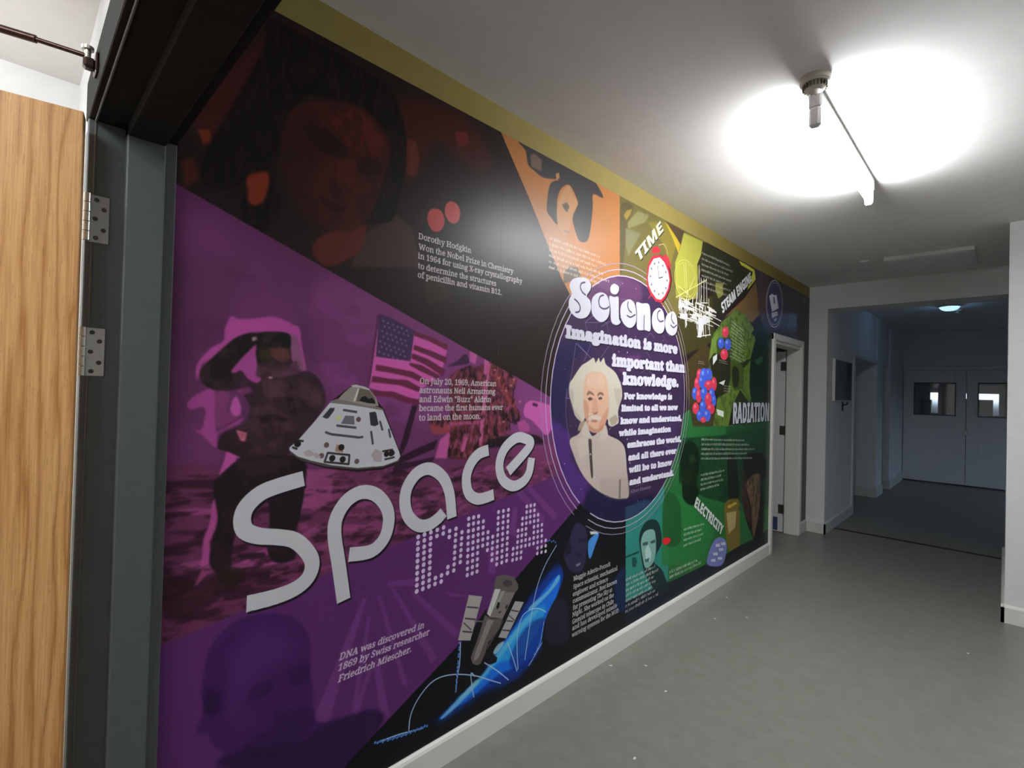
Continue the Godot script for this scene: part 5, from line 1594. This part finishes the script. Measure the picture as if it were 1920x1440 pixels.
	line(223, 219, 215, 8.23094, [3189,2035,3198,1976], false)
	line(206, 202, 199, 12.1956, [3025,2118,3127,2111], false)
	line(222, 218, 214, 11.1579, [3285,2140,3291,2102], false)
	line(198, 194, 191, 13.1739, [2907,2095,2920,2175], false)
	line(219, 216, 212, 9.30928, [3273,2126,3280,2164], false)
	line(233, 229, 225, 11.6926, [3405,2141,3412,2103], false)
	line(200, 197, 193, 9.83983, [2920,2124,3013,2118], false)
	line(237, 232, 228, 6.89711, [3385,2048,3395,1991], false)
	line(222, 218, 214, 12.5525, [3166,2030,3252,2023], false)
	line(215, 212, 208, 13.4255, [3173,2165,3311,2162], false)
	line(220, 216, 212, 12.9801, [3254,2091,3260,2124], false)
	line(215, 212, 208, 13.2609, [3111,2057,3196,2054], false)
	line(235, 231, 227, 11.9067, [3387,2156,3501,2149], false)
	line(232, 228, 224, 11.0336, [3391,2139,3402,2077], false)
	line(234, 230, 226, 10.9151, [3394,2142,3465,2138], false)
	line(207, 204, 200, 5.32455, [3062,2061,3070,2109], false)
	line(216, 213, 209, 7.82936, [3096,2049,3216,2044], false)
	line(229, 225, 221, 12.605, [3324,2030,3338,2106], false)
	line(228, 224, 220, 5.29758, [3297,2024,3304,2064], false)
	line(237, 233, 229, 12.5245, [3408,2147,3531,2140], false)
	line(218, 214, 211, 9.68367, [3228,2073,3239,2135], false)
	line(209, 205, 202, 9.83206, [3019,2075,3032,1992], false)
	line(235, 231, 227, 7.80337, [3412,2052,3425,2125], false)
	line(224, 220, 216, 11.4863, [3326,2136,3331,2166], false)
	line(202, 198, 195, 13.4259, [3017,2122,3022,2150], false)
	line(212, 209, 205, 9.97597, [3077,2071,3173,2064], false)
	line(204, 200, 196, 6.89584, [2913,2057,2994,2054], false)
	line(211, 208, 204, 10.0185, [3023,2035,3032,1983], false)
	line(215, 211, 208, 13.4811, [3246,2156,3259,2231], false)
	line(199, 196, 192, 8.27683, [2926,2082,2935,2140], false)
	line(222, 218, 214, 5.30708, [3229,2030,3238,2081], false)
	line(233, 229, 225, 8.92561, [3395,2119,3405,2062], false)
	line(208, 208, 197, 8, [3247,2358,3256,2176], false)
	line(212, 212, 201, 8, [3296,2360,3305,2183], false)
	line(216, 216, 205, 8, [3338,2367,3355,2197], false)
	line(206, 206, 195, 8, [3211,2443,3230,2060], false)
	line(215, 215, 204, 8, [3256,2176,3372,2192], false)
	line(213, 213, 202, 8, [2923,2149,3626,2085], false)
	line(215, 215, 204, 8, [2953,2120,3591,2043], false)
	line(214, 214, 202, 8, [3161,2163,3221,1919], false)
	line(228, 228, 216, 8, [3387,2224,3418,1951], false)
	line(228, 228, 216, 8, [3327,2072,3351,1931], false)
	line(221, 221, 209, 8, [3213,2072,3429,2084], false)
	line(230, 230, 218, 8, [3204,1924,3435,1960], false)
	line(225, 225, 213, 8, [3296,2039,3268,1930], false)
	fill(201, 199, 201, [2928,2057,3043,2071,3045,2031,2929,2024])
	fill(224, 222, 224, [3213,2065,3394,2080,3413,2053,3313,2027,3269,1923,3221,1919])
	# red and blue atom balls
	fill(229, 66, 92, [3777,2015,3772,1996,3754,1979,3727,1968,3698,1965,3672,1971,3653,1984,3645,2002,3651,2021,3668,2038,3694,2049,3723,2052,3750,2047,3770,2034])
	fill(239, 123, 140, [3716,2025,3712,2016,3701,2011,3687,2009,3675,2013,3671,2020,3674,2028,3686,2034,3700,2035,3712,2032])
	fill(73, 101, 219, [3689,1917,3684,1897,3668,1880,3645,1870,3618,1868,3594,1874,3577,1888,3571,1907,3575,1927,3591,1943,3614,1954,3640,1957,3665,1950,3682,1936])
	fill(132, 160, 239, [3635,1928,3631,1920,3621,1914,3608,1913,3598,1917,3593,1924,3597,1933,3607,1938,3620,1940,3630,1936])
	fill(74, 103, 222, [3831,1919,3825,1898,3807,1880,3781,1869,3751,1866,3724,1873,3704,1888,3697,1908,3702,1929,3720,1947,3746,1959,3776,1961,3803,1955,3823,1940])
	fill(134, 163, 239, [3769,1931,3765,1922,3754,1916,3739,1915,3727,1919,3722,1927,3726,1936,3738,1942,3752,1943,3764,1939])
	fill(227, 65, 91, [3772,1833,3766,1813,3745,1796,3715,1785,3682,1783,3652,1790,3631,1804,3623,1823,3629,1843,3648,1860,3678,1871,3711,1873,3742,1867,3764,1853])
	fill(239, 122, 139, [3703,1844,3698,1836,3686,1830,3670,1829,3656,1833,3651,1841,3656,1849,3668,1855,3684,1856,3698,1852])
	fill(219, 62, 88, [3310,1653,3306,1634,3292,1618,3272,1609,3249,1608,3228,1616,3213,1630,3207,1649,3211,1667,3225,1683,3245,1692,3268,1693,3289,1686,3304,1671])
	fill(239, 117, 134, [3263,1666,3260,1658,3251,1653,3240,1653,3231,1657,3227,1664,3230,1672,3238,1677,3250,1678,3259,1673])
	fill(72, 100, 216, [3478,1659,3471,1638,3452,1620,3423,1610,3392,1609,3363,1617,3343,1633,3335,1654,3341,1675,3359,1692,3387,1703,3419,1704,3448,1696,3469,1680])
	fill(130, 158, 239, [3411,1674,3407,1665,3395,1659,3380,1659,3367,1663,3362,1671,3366,1680,3378,1686,3394,1687,3406,1682])
	fill(71, 99, 215, [3397,1647,3391,1621,3373,1601,3345,1588,3314,1588,3286,1598,3267,1617,3259,1642,3264,1667,3282,1688,3309,1700,3340,1702,3368,1692,3389,1672])
	fill(129, 156, 239, [3333,1665,3329,1655,3317,1648,3302,1647,3290,1653,3285,1663,3289,1673,3301,1680,3315,1681,3328,1675])
	fill(220, 62, 88, [3281,1586,3277,1565,3262,1548,3240,1538,3216,1537,3194,1546,3178,1563,3172,1583,3176,1604,3190,1621,3211,1631,3236,1632,3258,1624,3275,1607])
	fill(239, 117, 134, [3231,1602,3227,1593,3218,1588,3206,1587,3196,1592,3192,1601,3196,1609,3205,1615,3217,1615,3227,1610])
	fill(71, 99, 215, [3348,1601,3343,1581,3329,1565,3309,1556,3285,1555,3264,1563,3249,1579,3243,1598,3247,1618,3261,1634,3281,1643,3304,1644,3326,1636,3341,1621])
	fill(129, 156, 239, [3299,1616,3296,1608,3287,1602,3276,1602,3267,1607,3263,1615,3266,1623,3275,1628,3286,1628,3295,1624])
	fill(224, 64, 90, [3525,1579,3517,1561,3491,1547,3453,1539,3412,1538,3374,1545,3348,1558,3339,1575,3347,1592,3371,1606,3408,1614,3449,1616,3487,1609,3515,1596])
	fill(239, 120, 137, [3439,1591,3433,1584,3417,1579,3397,1578,3381,1582,3374,1589,3380,1596,3396,1601,3416,1601,3432,1598])
	fill(225, 64, 90, [3565,1589,3561,1565,3548,1546,3529,1535,3508,1535,3488,1545,3474,1563,3468,1587,3472,1610,3484,1630,3503,1641,3524,1641,3544,1632,3558,1613])
	fill(239, 121, 138, [3520,1607,3517,1597,3509,1591,3499,1591,3490,1597,3486,1606,3489,1616,3497,1622,3507,1622,3516,1617])
	fill(71, 99, 213, [3237,1512,3233,1491,3220,1475,3200,1466,3178,1466,3157,1475,3143,1491,3137,1510,3141,1530,3154,1546,3173,1556,3196,1556,3216,1548,3231,1532])
	fill(128, 156, 239, [3191,1527,3188,1519,3179,1514,3169,1514,3160,1519,3156,1527,3159,1535,3167,1540,3178,1540,3187,1535])
	fill(221, 63, 89, [3298,1495,3294,1472,3282,1454,3263,1444,3242,1444,3223,1454,3209,1472,3203,1494,3207,1516,3219,1535,3237,1545,3258,1545,3278,1536,3292,1518])
	fill(239, 118, 135, [3254,1513,3251,1503,3243,1498,3233,1498,3224,1503,3221,1512,3224,1521,3231,1527,3242,1527,3250,1522])
	fill(72, 100, 216, [3406,1514,3401,1490,3383,1472,3357,1461,3328,1461,3301,1471,3282,1490,3275,1512,3280,1535,3297,1553,3323,1564,3352,1565,3379,1555,3398,1537])
	fill(130, 158, 239, [3345,1531,3341,1522,3330,1516,3316,1516,3305,1522,3300,1531,3304,1540,3315,1546,3329,1546,3340,1541])
	fill(73, 101, 218, [3533,1506,3529,1483,3514,1465,3492,1454,3467,1454,3444,1464,3428,1483,3421,1505,3425,1528,3440,1546,3462,1556,3487,1557,3510,1547,3526,1529])
	fill(131, 159, 239, [3481,1524,3478,1515,3469,1509,3456,1509,3446,1514,3442,1523,3446,1533,3455,1538,3467,1539,3477,1533])
	fill(224, 64, 90, [3474,1469,3469,1446,3454,1427,3430,1417,3404,1417,3380,1427,3363,1446,3356,1469,3361,1492,3376,1511,3399,1521,3425,1522,3449,1511,3467,1493])
	fill(239, 120, 137, [3419,1488,3416,1478,3406,1473,3393,1473,3383,1478,3378,1488,3382,1497,3392,1503,3404,1503,3415,1497])
	fill(73, 101, 219, [3562,1461,3559,1441,3549,1425,3533,1416,3516,1416,3500,1425,3488,1441,3483,1460,3486,1480,3496,1496,3511,1505,3529,1505,3545,1496,3557,1480])
	fill(132, 160, 239, [3526,1476,3523,1468,3517,1463,3508,1463,3501,1468,3498,1476,3500,1484,3507,1489,3515,1489,3523,1484])
	fill(221, 63, 89, [3260,1404,3256,1385,3241,1370,3220,1362,3195,1362,3173,1371,3158,1386,3152,1405,3156,1423,3170,1438,3191,1446,3216,1446,3238,1437,3254,1422])
	fill(239, 118, 136, [3210,1419,3207,1411,3198,1407,3186,1407,3176,1412,3172,1419,3176,1427,3185,1431,3196,1431,3206,1427])
	fill(72, 100, 217, [3382,1416,3377,1395,3362,1379,3339,1370,3314,1370,3291,1380,3274,1396,3268,1417,3272,1437,3287,1453,3309,1462,3334,1462,3358,1453,3375,1437])
	fill(130, 158, 239, [3329,1433,3326,1424,3316,1419,3304,1419,3293,1425,3289,1433,3293,1441,3302,1446,3315,1446,3325,1441])
	fill(225, 64, 90, [3539,1397,3532,1378,3511,1364,3480,1357,3446,1357,3415,1366,3393,1380,3385,1398,3391,1416,3411,1430,3441,1438,3476,1438,3507,1430,3530,1415])
	fill(239, 120, 138, [3468,1412,3463,1404,3450,1400,3433,1400,3419,1405,3414,1412,3419,1419,3432,1424,3448,1424,3462,1419])
	fill(72, 100, 217, [3338,1350,3332,1332,3316,1318,3292,1310,3266,1311,3241,1320,3224,1334,3218,1352,3223,1370,3238,1384,3262,1392,3288,1392,3313,1383,3331,1369])
	fill(130, 158, 239, [3282,1366,3279,1358,3268,1354,3255,1354,3245,1359,3241,1366,3244,1374,3254,1378,3267,1378,3278,1373])
	fill(73, 101, 218, [3467,1348,3462,1327,3443,1312,3417,1303,3387,1304,3360,1314,3341,1330,3333,1350,3339,1370,3356,1386,3382,1394,3412,1394,3440,1385,3460,1368])
	fill(131, 159, 239, [3405,1365,3401,1357,3390,1352,3376,1352,3364,1358,3359,1366,3363,1374,3374,1379,3389,1378,3401,1373])
	fill(224, 64, 90, [3384,1316,3380,1307,3367,1299,3347,1295,3325,1296,3306,1301,3292,1309,3286,1319,3291,1329,3304,1336,3323,1340,3345,1340,3365,1335,3379,1327])
	fill(239, 120, 137, [3340,1326,3336,1322,3328,1319,3317,1320,3309,1322,3305,1326,3308,1330,3317,1333,3327,1332,3336,1330])
	fill(233, 235, 228, [3484,1795,3559,1823,3561,1782,3487,1732])
	fill(236, 238, 231, [3604,1599,3730,1627,3697,1583])
	fill(236, 238, 231, [3570,1396,3708,1376,3711,1329,3595,1350])
	# ring badge
	line(228, 222, 237, 7, [5127,2432,5122,2371,5100,2312,5062,2259,5012,2216,4954,2187,4891,2172,4829,2173,4771,2189,4721,2219,4682,2260,4656,2309,4645,2365,4649,2422,4669,2478,4702,2529,4748,2572,4803,2604,4864,2622,4927,2625,4988,2613,5042,2585,5086,2544,5115,2492,5127,2432], false)
	line(228, 222, 237, 4, [5102,2429,5097,2374,5077,2320,5043,2273,4999,2234,4946,2208,4890,2195,4833,2195,4781,2210,4736,2236,4701,2273,4677,2318,4668,2368,4671,2420,4689,2470,4719,2516,4761,2555,4810,2583,4866,2599,4922,2602,4977,2591,5026,2566,5064,2529,5090,2482,5102,2429], false)
	fill(60, 57, 104, [5091,2427,5084,2366,5059,2309,5018,2260,4964,2224,4904,2204,4842,2202,4785,2217,4736,2247,4701,2290,4681,2343,4678,2399,4692,2456,4723,2508,4768,2551,4823,2581,4884,2595,4946,2591,5002,2570,5048,2533,5078,2482])
	fill(228, 226, 239, [4722,2451,4804,2483,4873,2480,4935,2495,5003,2372,4814,2312])
	fill(60, 57, 104, [4839,2458,4867,2462,4895,2403,4860,2398])
	fill(208, 205, 223, [4798,2299,4969,2338,4989,2300,4818,2250])
	fill(175, 173, 192, [4869,2251,4955,2273,4950,2243,4881,2227])

func print_lettering() -> void:
	# large display word, drawn as even round strokes
	big_letter([374,1205,290,1189,243,1173,208,1142,196,1107,205,1070,242,1047,300,1032,351,1012,392,968,410,926,398,885,361,860,300,850,215,851])
	big_letter([523,774,501,902,483,1004,489,1064,525,1114,579,1135,636,1117,679,1066,689,1012,671,955,621,921,537,927])
	big_letter([982,979,966,1082,930,1149,868,1189,809,1179,766,1132,756,1075,774,1018,820,977,871,972,916,991,939,1009])
	big_letter([1175,1241,1118,1228,1074,1189,1053,1132,1068,1069,1115,1038,1167,1037,1213,1044])
	big_letter([1298,1136,1441,1245,1400,1280,1339,1283,1270,1239,1242,1172,1264,1105,1329,1067,1395,1078,1437,1116,1453,1185])
	# dotted word
	dots(216, 199, 227, 9.2, [820,933,849,937,879,940,910,944,941,948,820,910,849,914,879,917,909,920,940,924,972,928,1005,931,820,887,849,890,878,894,971,904,1004,907,1037,911,820,864,849,867,878,870,1003,883,1036,886,820,841,849,844,878,847,1002,859,1035,862,820,818,849,821,878,823,1001,835,1034,838,820,795,848,797,878,800,1001,811,1033,814,820,772,848,774,877,777,968,784,1000,787,1032,789,820,749,848,751,877,753,907,755,937,758,967,760,999,763,820,726,848,728,877,730,906,732,936,734])
	dots(216, 198, 227, 9.2, [1072,961,1099,962,1127,962,1244,962,1274,962,1306,962,1072,935,1099,936,1127,936,1155,936,1243,936,1274,937,1305,937,1072,909,1099,909,1127,910,1155,910,1243,911,1274,911,1305,911,1072,883,1099,883,1127,884,1155,884,1184,884,1243,885,1273,886,1305,886,1072,857,1099,857,1127,858,1155,858,1184,859,1213,859,1243,860,1273,860,1304,861,1072,831,1099,831,1127,832,1155,832,1183,833,1213,833,1242,834,1273,835,1304,835,1072,805,1099,805,1126,806,1183,807,1212,808,1242,809,1273,809,1303,810,1072,779,1099,779,1126,780,1212,782,1242,783,1272,784,1303,785,1072,752,1099,753,1126,754,1212,757,1242,757,1272,758,1303,759,1072,726,1099,727,1126,728,1241,732,1272,733,1302,734])
	dots(214, 196, 225, 9.2, [1428,959,1455,959,1482,959,1428,933,1454,933,1482,933,1401,907,1427,907,1454,907,1482,907,1510,907,1400,881,1427,881,1454,881,1482,881,1510,880,1373,856,1399,855,1426,855,1482,854,1510,854,1539,854,1372,830,1399,830,1426,829,1482,828,1510,827,1539,827,1371,804,1398,804,1425,803,1453,802,1482,802,1510,801,1540,800,1343,779,1370,779,1397,778,1425,777,1453,776,1482,775,1511,775,1540,774,1570,773,1342,754,1369,753,1397,752,1511,748,1541,747,1571,746,1341,728,1368,727,1396,726,1511,722,1541,721,1572,719])
	# captions
	lettering(209, 203, 205, "serif", "Dorothy Hodgkin", 783, 2069, 24.0, 264, 0.87, 0, 0.9, false)
	lettering(208, 201, 204, "serif", "Won the Nobel Prize in Chemistry", 784, 2029, 24.0, 515, 0.45, 0, 0.9, false)
	lettering(207, 200, 203, "serif", "in 1964 for using X-ray crystallography", 783, 1994, 24.0, 576, 0.30, 0, 0.9, false)
	lettering(207, 201, 203, "serif", "to determine the structures", 784, 1956, 24.0, 411, 0.84, 0, 0.9, false)
	lettering(207, 200, 202, "serif", "of penicillin and vitamin B12.", 785, 1922, 24.0, 444, 0.65, 0, 0.9, false)
	lettering(203, 197, 199, "serif", "On July 20, 1969, American", 808, 1518, 24.0, 403, 0.14, 0, 0.9, false)
	lettering(203, 197, 199, "serif", "astronauts Neil Armstrong", 807, 1483, 24.0, 399, -0.29, 0, 0.9, false)
	lettering(203, 197, 199, "serif", "and Edwin \"Buzz\" Aldrin", 808, 1448, 25.0, 373, 0.00, 0, 0.9, false)
	lettering(202, 195, 197, "serif", "became the first humans ever", 807, 1414, 24.0, 447, 0.13, 0, 0.9, false)
	lettering(203, 196, 199, "serif", "to land on the moon.", 808, 1377, 25.0, 314, 0.18, 0, 0.9, false)
	lettering(207, 189, 207, "serif", "DNA was discovered in", 511, 575, 24.0, 346, -0.99, 0.25, 0.9, false)
	lettering(208, 190, 208, "serif", "1869 by Swiss researcher", 508, 540, 24.0, 375, -0.31, 0.25, 0.9, false)
	lettering(209, 192, 209, "serif", "Friedrich Miescher.", 509, 502, 24.0, 292, -0.39, 0.25, 0.9, false)
	lettering(197, 194, 197, "serif", "Maggie Aderin-Pocock", 1800, 515, 25.0, 345, 0.00, 0, 0.9, false)
	lettering(199, 196, 199, "serif", "Space scientist, mechanical", 1802, 473, 25.0, 416, 0.55, 0, 0.9, false)
	lettering(200, 197, 200, "serif", "engineer and science", 1799, 435, 25.0, 323, 0.18, 0, 0.9, false)
	lettering(201, 199, 201, "serif", "communicator. Best known", 1800, 399, 25.0, 416, 0.14, 0, 0.9, false)
	lettering(202, 199, 202, "serif", "for presenting The Sky at", 1802, 363, 25.0, 366, -0.31, 0, 0.9, false)
	lettering(202, 200, 202, "serif", "Night. She worked on the", 1799, 328, 25.0, 387, -0.44, 0, 0.9, false)
	lettering(202, 200, 202, "serif", "Gemini telescope in Chile", 1800, 291, 25.0, 387, -0.44, 0, 0.9, false)
	lettering(202, 200, 202, "serif", "and has developed missile", 1801, 258, 25.0, 421, -1.50, 0, 0.9, false)
	lettering(202, 200, 202, "serif", "warning systems for the MOD", 1798, 223, 25.0, 442, -0.78, 0, 0.9, false)
	# display quotation
	curvy(21, 15, 26, [1792,2097,1736,2076,1714,2038,1734,2004,1714,1969,1714,1926,1752,1894,1810,1883,1873,1902,1905,1946,1896,1990,1864,2010,1895,2048,1899,2080,1860,2104])
	curvy(19, 14, 25, [1982,2048,1920,2013,1908,1963,1919,1920,1969,1891,2018,1889,2068,1920,2083,1964,2074,2015,2042,2047])
	curvy(20, 14, 25, [2127,2120,2167,2113,2175,2093,2156,2068,2125,2058,2093,2065,2085,2087,2099,2109])
	curvy(19, 14, 25, [2075,2040,2125,2044,2170,2050,2177,1988,2182,1929,2198,1906,2164,1887,2116,1891,2097,1919,2091,1977])
	curvy(19, 14, 25, [2268,2049,2208,2016,2193,1966,2212,1920,2263,1889,2321,1889,2366,1925,2371,1976,2352,2030,2314,2053])
	curvy(19, 14, 25, [2367,2046,2434,2050,2496,2059,2530,2042,2542,1971,2541,1893,2478,1890,2386,1888,2378,1977])
	curvy(20, 14, 25, [2640,2050,2575,2015,2558,1960,2580,1910,2641,1885,2702,1898,2726,1939,2719,1999,2695,2040])
	curvy(20, 15, 25, [2823,2050,2752,2017,2729,1960,2757,1908,2830,1889,2888,1914,2906,1965,2893,2020,2860,2048])
	curvy(201, 199, 210, [1786,2101,1730,2080,1708,2042,1728,2008,1708,1973,1708,1930,1746,1898,1803,1887,1866,1906,1898,1950,1889,1994,1857,2014,1888,2052,1893,2084,1854,2107])
	curvy(194, 192, 203, [1975,2052,1913,2017,1901,1967,1912,1924,1962,1895,2011,1893,2060,1924,2076,1968,2067,2019,2035,2051])
	curvy(196, 194, 204, [2120,2124,2160,2117,2167,2097,2149,2072,2117,2062,2085,2069,2077,2091,2092,2113])
	curvy(193, 191, 201, [2068,2044,2118,2048,2162,2054,2169,1992,2174,1933,2190,1911,2156,1892,2108,1896,2089,1923,2084,1981])
	curvy(193, 191, 202, [2260,2054,2200,2021,2185,1971,2204,1925,2255,1894,2312,1894,2358,1930,2363,1981,2344,2035,2305,2057])
	curvy(193, 191, 202, [2359,2051,2425,2055,2487,2064,2520,2046,2532,1976,2532,1898,2469,1895,2377,1893,2370,1982])
	curvy(194, 192, 203, [2630,2055,2566,2020,2548,1965,2570,1915,2631,1891,2692,1903,2716,1944,2709,2004,2685,2045])
	curvy(196, 194, 205, [2812,2055,2742,2022,2719,1965,2747,1913,2820,1894,2878,1919,2895,1970,2882,2025,2849,2053])
	line(77, 63, 86, 9, [1839,2084,1809,2074,1800,2052,1817,2030,1849,2017], true)
	line(77, 62, 86, 9, [1765,1915,1795,1924,1802,1948,1782,1970,1751,1983], true)
	line(74, 60, 83, 9, [2013,2043,1983,2031,1969,2004,1980,1976,2012,1967,2048,1974,2070,1987], true)
	line(74, 60, 83, 9, [2267,2042,2264,2017,2278,1995,2309,1983], true)
	line(74, 60, 83, 9, [2259,1960,2298,1955,2353,1978], true)
	line(74, 60, 83, 9, [2454,1983,2454,1894], true)
	line(73, 59, 82, 9, [2653,2042,2624,2026,2620,1992,2650,1970,2699,1980], true)
	line(74, 60, 83, 9, [2813,2039,2806,2009,2830,1984,2848,1979], true)
	line(76, 62, 85, 9, [2799,1964,2839,1951,2890,1975], true)
	lettering(193, 190, 202, "fat", "Imagination is more", 1681, 1773, 70.1, 1224, 0.47, 0, 7.5, true)
	lettering(208, 204, 217, "fat", "important than", 2109, 1651, 73.0, 912, 1.07, 0, 7.5, true)
	lettering(216, 212, 226, "fat", "knowledge.", 2224, 1548, 75.1, 707, -0.08, 0, 7.5, true)
	lettering(220, 216, 230, "fat", "For knowledge is", 2244, 1464, 41.0, 599, 0.29, 0, 5, true)
	lettering(223, 219, 233, "fat", "limited to all we now", 2219, 1393, 40.0, 711, 0.40, 0, 5, true)
	lettering(225, 221, 236, "fat", "know and understand,", 2211, 1318, 41.0, 778, 0.37, 0, 5, true)
	lettering(225, 221, 236, "fat", "while imagination", 2197, 1248, 40.0, 641, 0.63, 0, 5, true)
	lettering(228, 224, 238, "fat", "embraces the world,", 2292, 1174, 41.0, 696, 0.16, 0, 5, true)
	lettering(227, 223, 238, "fat", "and all there ever", 2307, 1097, 41.0, 614, 0.93, 0, 5, true)
	lettering(226, 222, 237, "fat", "will be to know", 2316, 1023, 41.0, 547, 0.94, 0, 5, true)
	lettering(228, 224, 238, "fat", "and understand.", 2325, 949, 41.0, 564, 0.81, 0, 5, true)
	lettering(155, 148, 165, "serif", "Albert Einstein", 2339, 903, 19.0, 245, 1.17, 0, 0, false)
	# panel titles
	lettering(203, 202, 180, "sans", "TIME", 2376, 2297, 71.6, 401, 41.87, 0, 3, true)
	lettering(239, 239, 239, "sans", "STEAM ENGINE", 3652, 2147, 86.3, 719, 30.49, 0, 4, true)
	lettering(208, 213, 219, "sans", "RADIATION", 3904, 1269, 175.2, 886, -0.84, 0, 5, true)
	lettering(221, 229, 221, "sans", "ELECTRICITY", 3211, 693, 80.0, 594, -30.75, 0, 4, true)
	# small print too fine to read
	tiny_words(202, 187, 170, 1543, 2245, 1971, 2240, 16.0, 1)
	tiny_words(204, 189, 171, 1543, 2216, 2029, 2210, 16.0, 2)
	tiny_words(205, 191, 172, 1543, 2188, 1945, 2183, 16.0, 3)
	tiny_words(206, 192, 173, 1543, 2159, 2003, 2153, 16.0, 4)
	tiny_words(206, 192, 173, 1544, 2130, 2063, 2121, 16.0, 5)
	tiny_words(207, 193, 174, 1544, 2102, 1977, 2096, 16.0, 6)
	tiny_words(182, 182, 175, 3254, 2535, 3772, 2544, 20.0, 7)
	tiny_words(183, 183, 177, 3254, 2494, 3839, 2505, 19.0, 8)
	tiny_words(180, 180, 174, 3254, 2453, 3745, 2463, 19.0, 9)
	tiny_words(182, 182, 176, 3254, 2412, 3811, 2423, 19.0, 10)
	tiny_words(178, 178, 172, 3255, 2371, 3718, 2383, 19.0, 11)
	tiny_words(180, 180, 174, 3255, 2330, 3783, 2342, 19.0, 12)
	tiny_words(183, 183, 177, 3255, 2289, 3849, 2300, 19.0, 13)
	tiny_words(208, 208, 201, 3826, 2104, 4086, 2049, 16.0, 14)
	tiny_words(206, 206, 199, 3826, 2075, 4119, 2015, 16.0, 15)
	tiny_words(204, 204, 197, 3825, 2046, 4073, 1999, 17.0, 16)
	tiny_words(203, 203, 196, 3824, 2018, 4106, 1965, 16.0, 17)
	tiny_words(201, 201, 194, 3823, 1989, 4140, 1930, 16.0, 18)
	tiny_words(199, 199, 193, 3823, 1960, 4093, 1914, 16.0, 19)
	tiny_words(198, 198, 192, 3822, 1931, 4126, 1880, 17.0, 20)
	tiny_words(197, 197, 191, 3821, 1903, 4080, 1865, 16.0, 21)
	tiny_words(197, 197, 190, 3821, 1874, 4113, 1830, 16.0, 22)
	tiny_words(196, 196, 189, 3820, 1845, 4147, 1795, 17.0, 23)
	tiny_words(196, 196, 189, 3819, 1817, 4100, 1780, 16.0, 24)
	tiny_words(198, 198, 191, 3312, 1165, 4160, 1112, 20.0, 25)
	tiny_words(199, 199, 192, 3312, 1130, 4288, 1066, 20.0, 26)
	tiny_words(200, 200, 194, 3312, 1094, 4421, 1018, 20.0, 27)
	tiny_words(201, 201, 195, 3312, 1059, 4228, 995, 20.0, 28)
	tiny_words(203, 203, 196, 3312, 1024, 4359, 946, 19.0, 29)
	tiny_words(208, 208, 201, 3316, 901, 3748, 894, 20.0, 30)
	tiny_words(210, 210, 203, 3316, 866, 3681, 861, 20.0, 31)
	tiny_words(212, 212, 205, 3316, 831, 3729, 825, 20.0, 32)
	tiny_words(215, 215, 207, 3316, 795, 3662, 793, 20.0, 33)
	tiny_words(225, 225, 217, 3058, 548, 3399, 530, 19.0, 34)
	tiny_words(225, 225, 217, 3058, 511, 3346, 497, 19.0, 35)
	tiny_words(225, 225, 218, 3058, 474, 3384, 459, 19.0, 36)
	tiny_words(224, 224, 217, 3059, 436, 3332, 427, 19.0, 37)
	tiny_words(206, 206, 199, 2313, 384, 2655, 383, 20.0, 38)
	tiny_words(207, 207, 200, 2314, 353, 2698, 352, 20.0, 39)
	tiny_words(208, 208, 201, 2314, 321, 2637, 322, 20.0, 40)
	tiny_words(208, 208, 201, 2314, 290, 2680, 290, 20.0, 41)
	tiny_words(209, 209, 202, 2314, 258, 2620, 260, 20.0, 42)
	tiny_words(209, 209, 202, 2314, 227, 2662, 228, 20.0, 43)
	tiny_words(209, 209, 202, 2315, 195, 2705, 195, 20.0, 44)
	tiny_words(216, 216, 209, 2859, 295, 3285, 282, 23.0, 45)
	tiny_words(216, 216, 209, 2859, 263, 3339, 249, 23.0, 46)
	tiny_words(186, 186, 180, 3230, 1744, 3328, 1742, 9.0, 47)
	tiny_words(186, 186, 180, 3229, 1728, 3339, 1728, 10.0, 48)
	tiny_words(194, 194, 187, 3599, 1773, 3760, 1767, 11.0, 49)
	tiny_words(194, 194, 187, 3598, 1757, 3779, 1751, 10.0, 50)
	tiny_words(194, 194, 188, 3702, 1576, 3847, 1571, 10.0, 51)
	tiny_words(194, 194, 188, 3701, 1555, 3824, 1552, 10.0, 52)
	tiny_words(194, 194, 188, 3700, 1533, 3841, 1532, 11.0, 53)
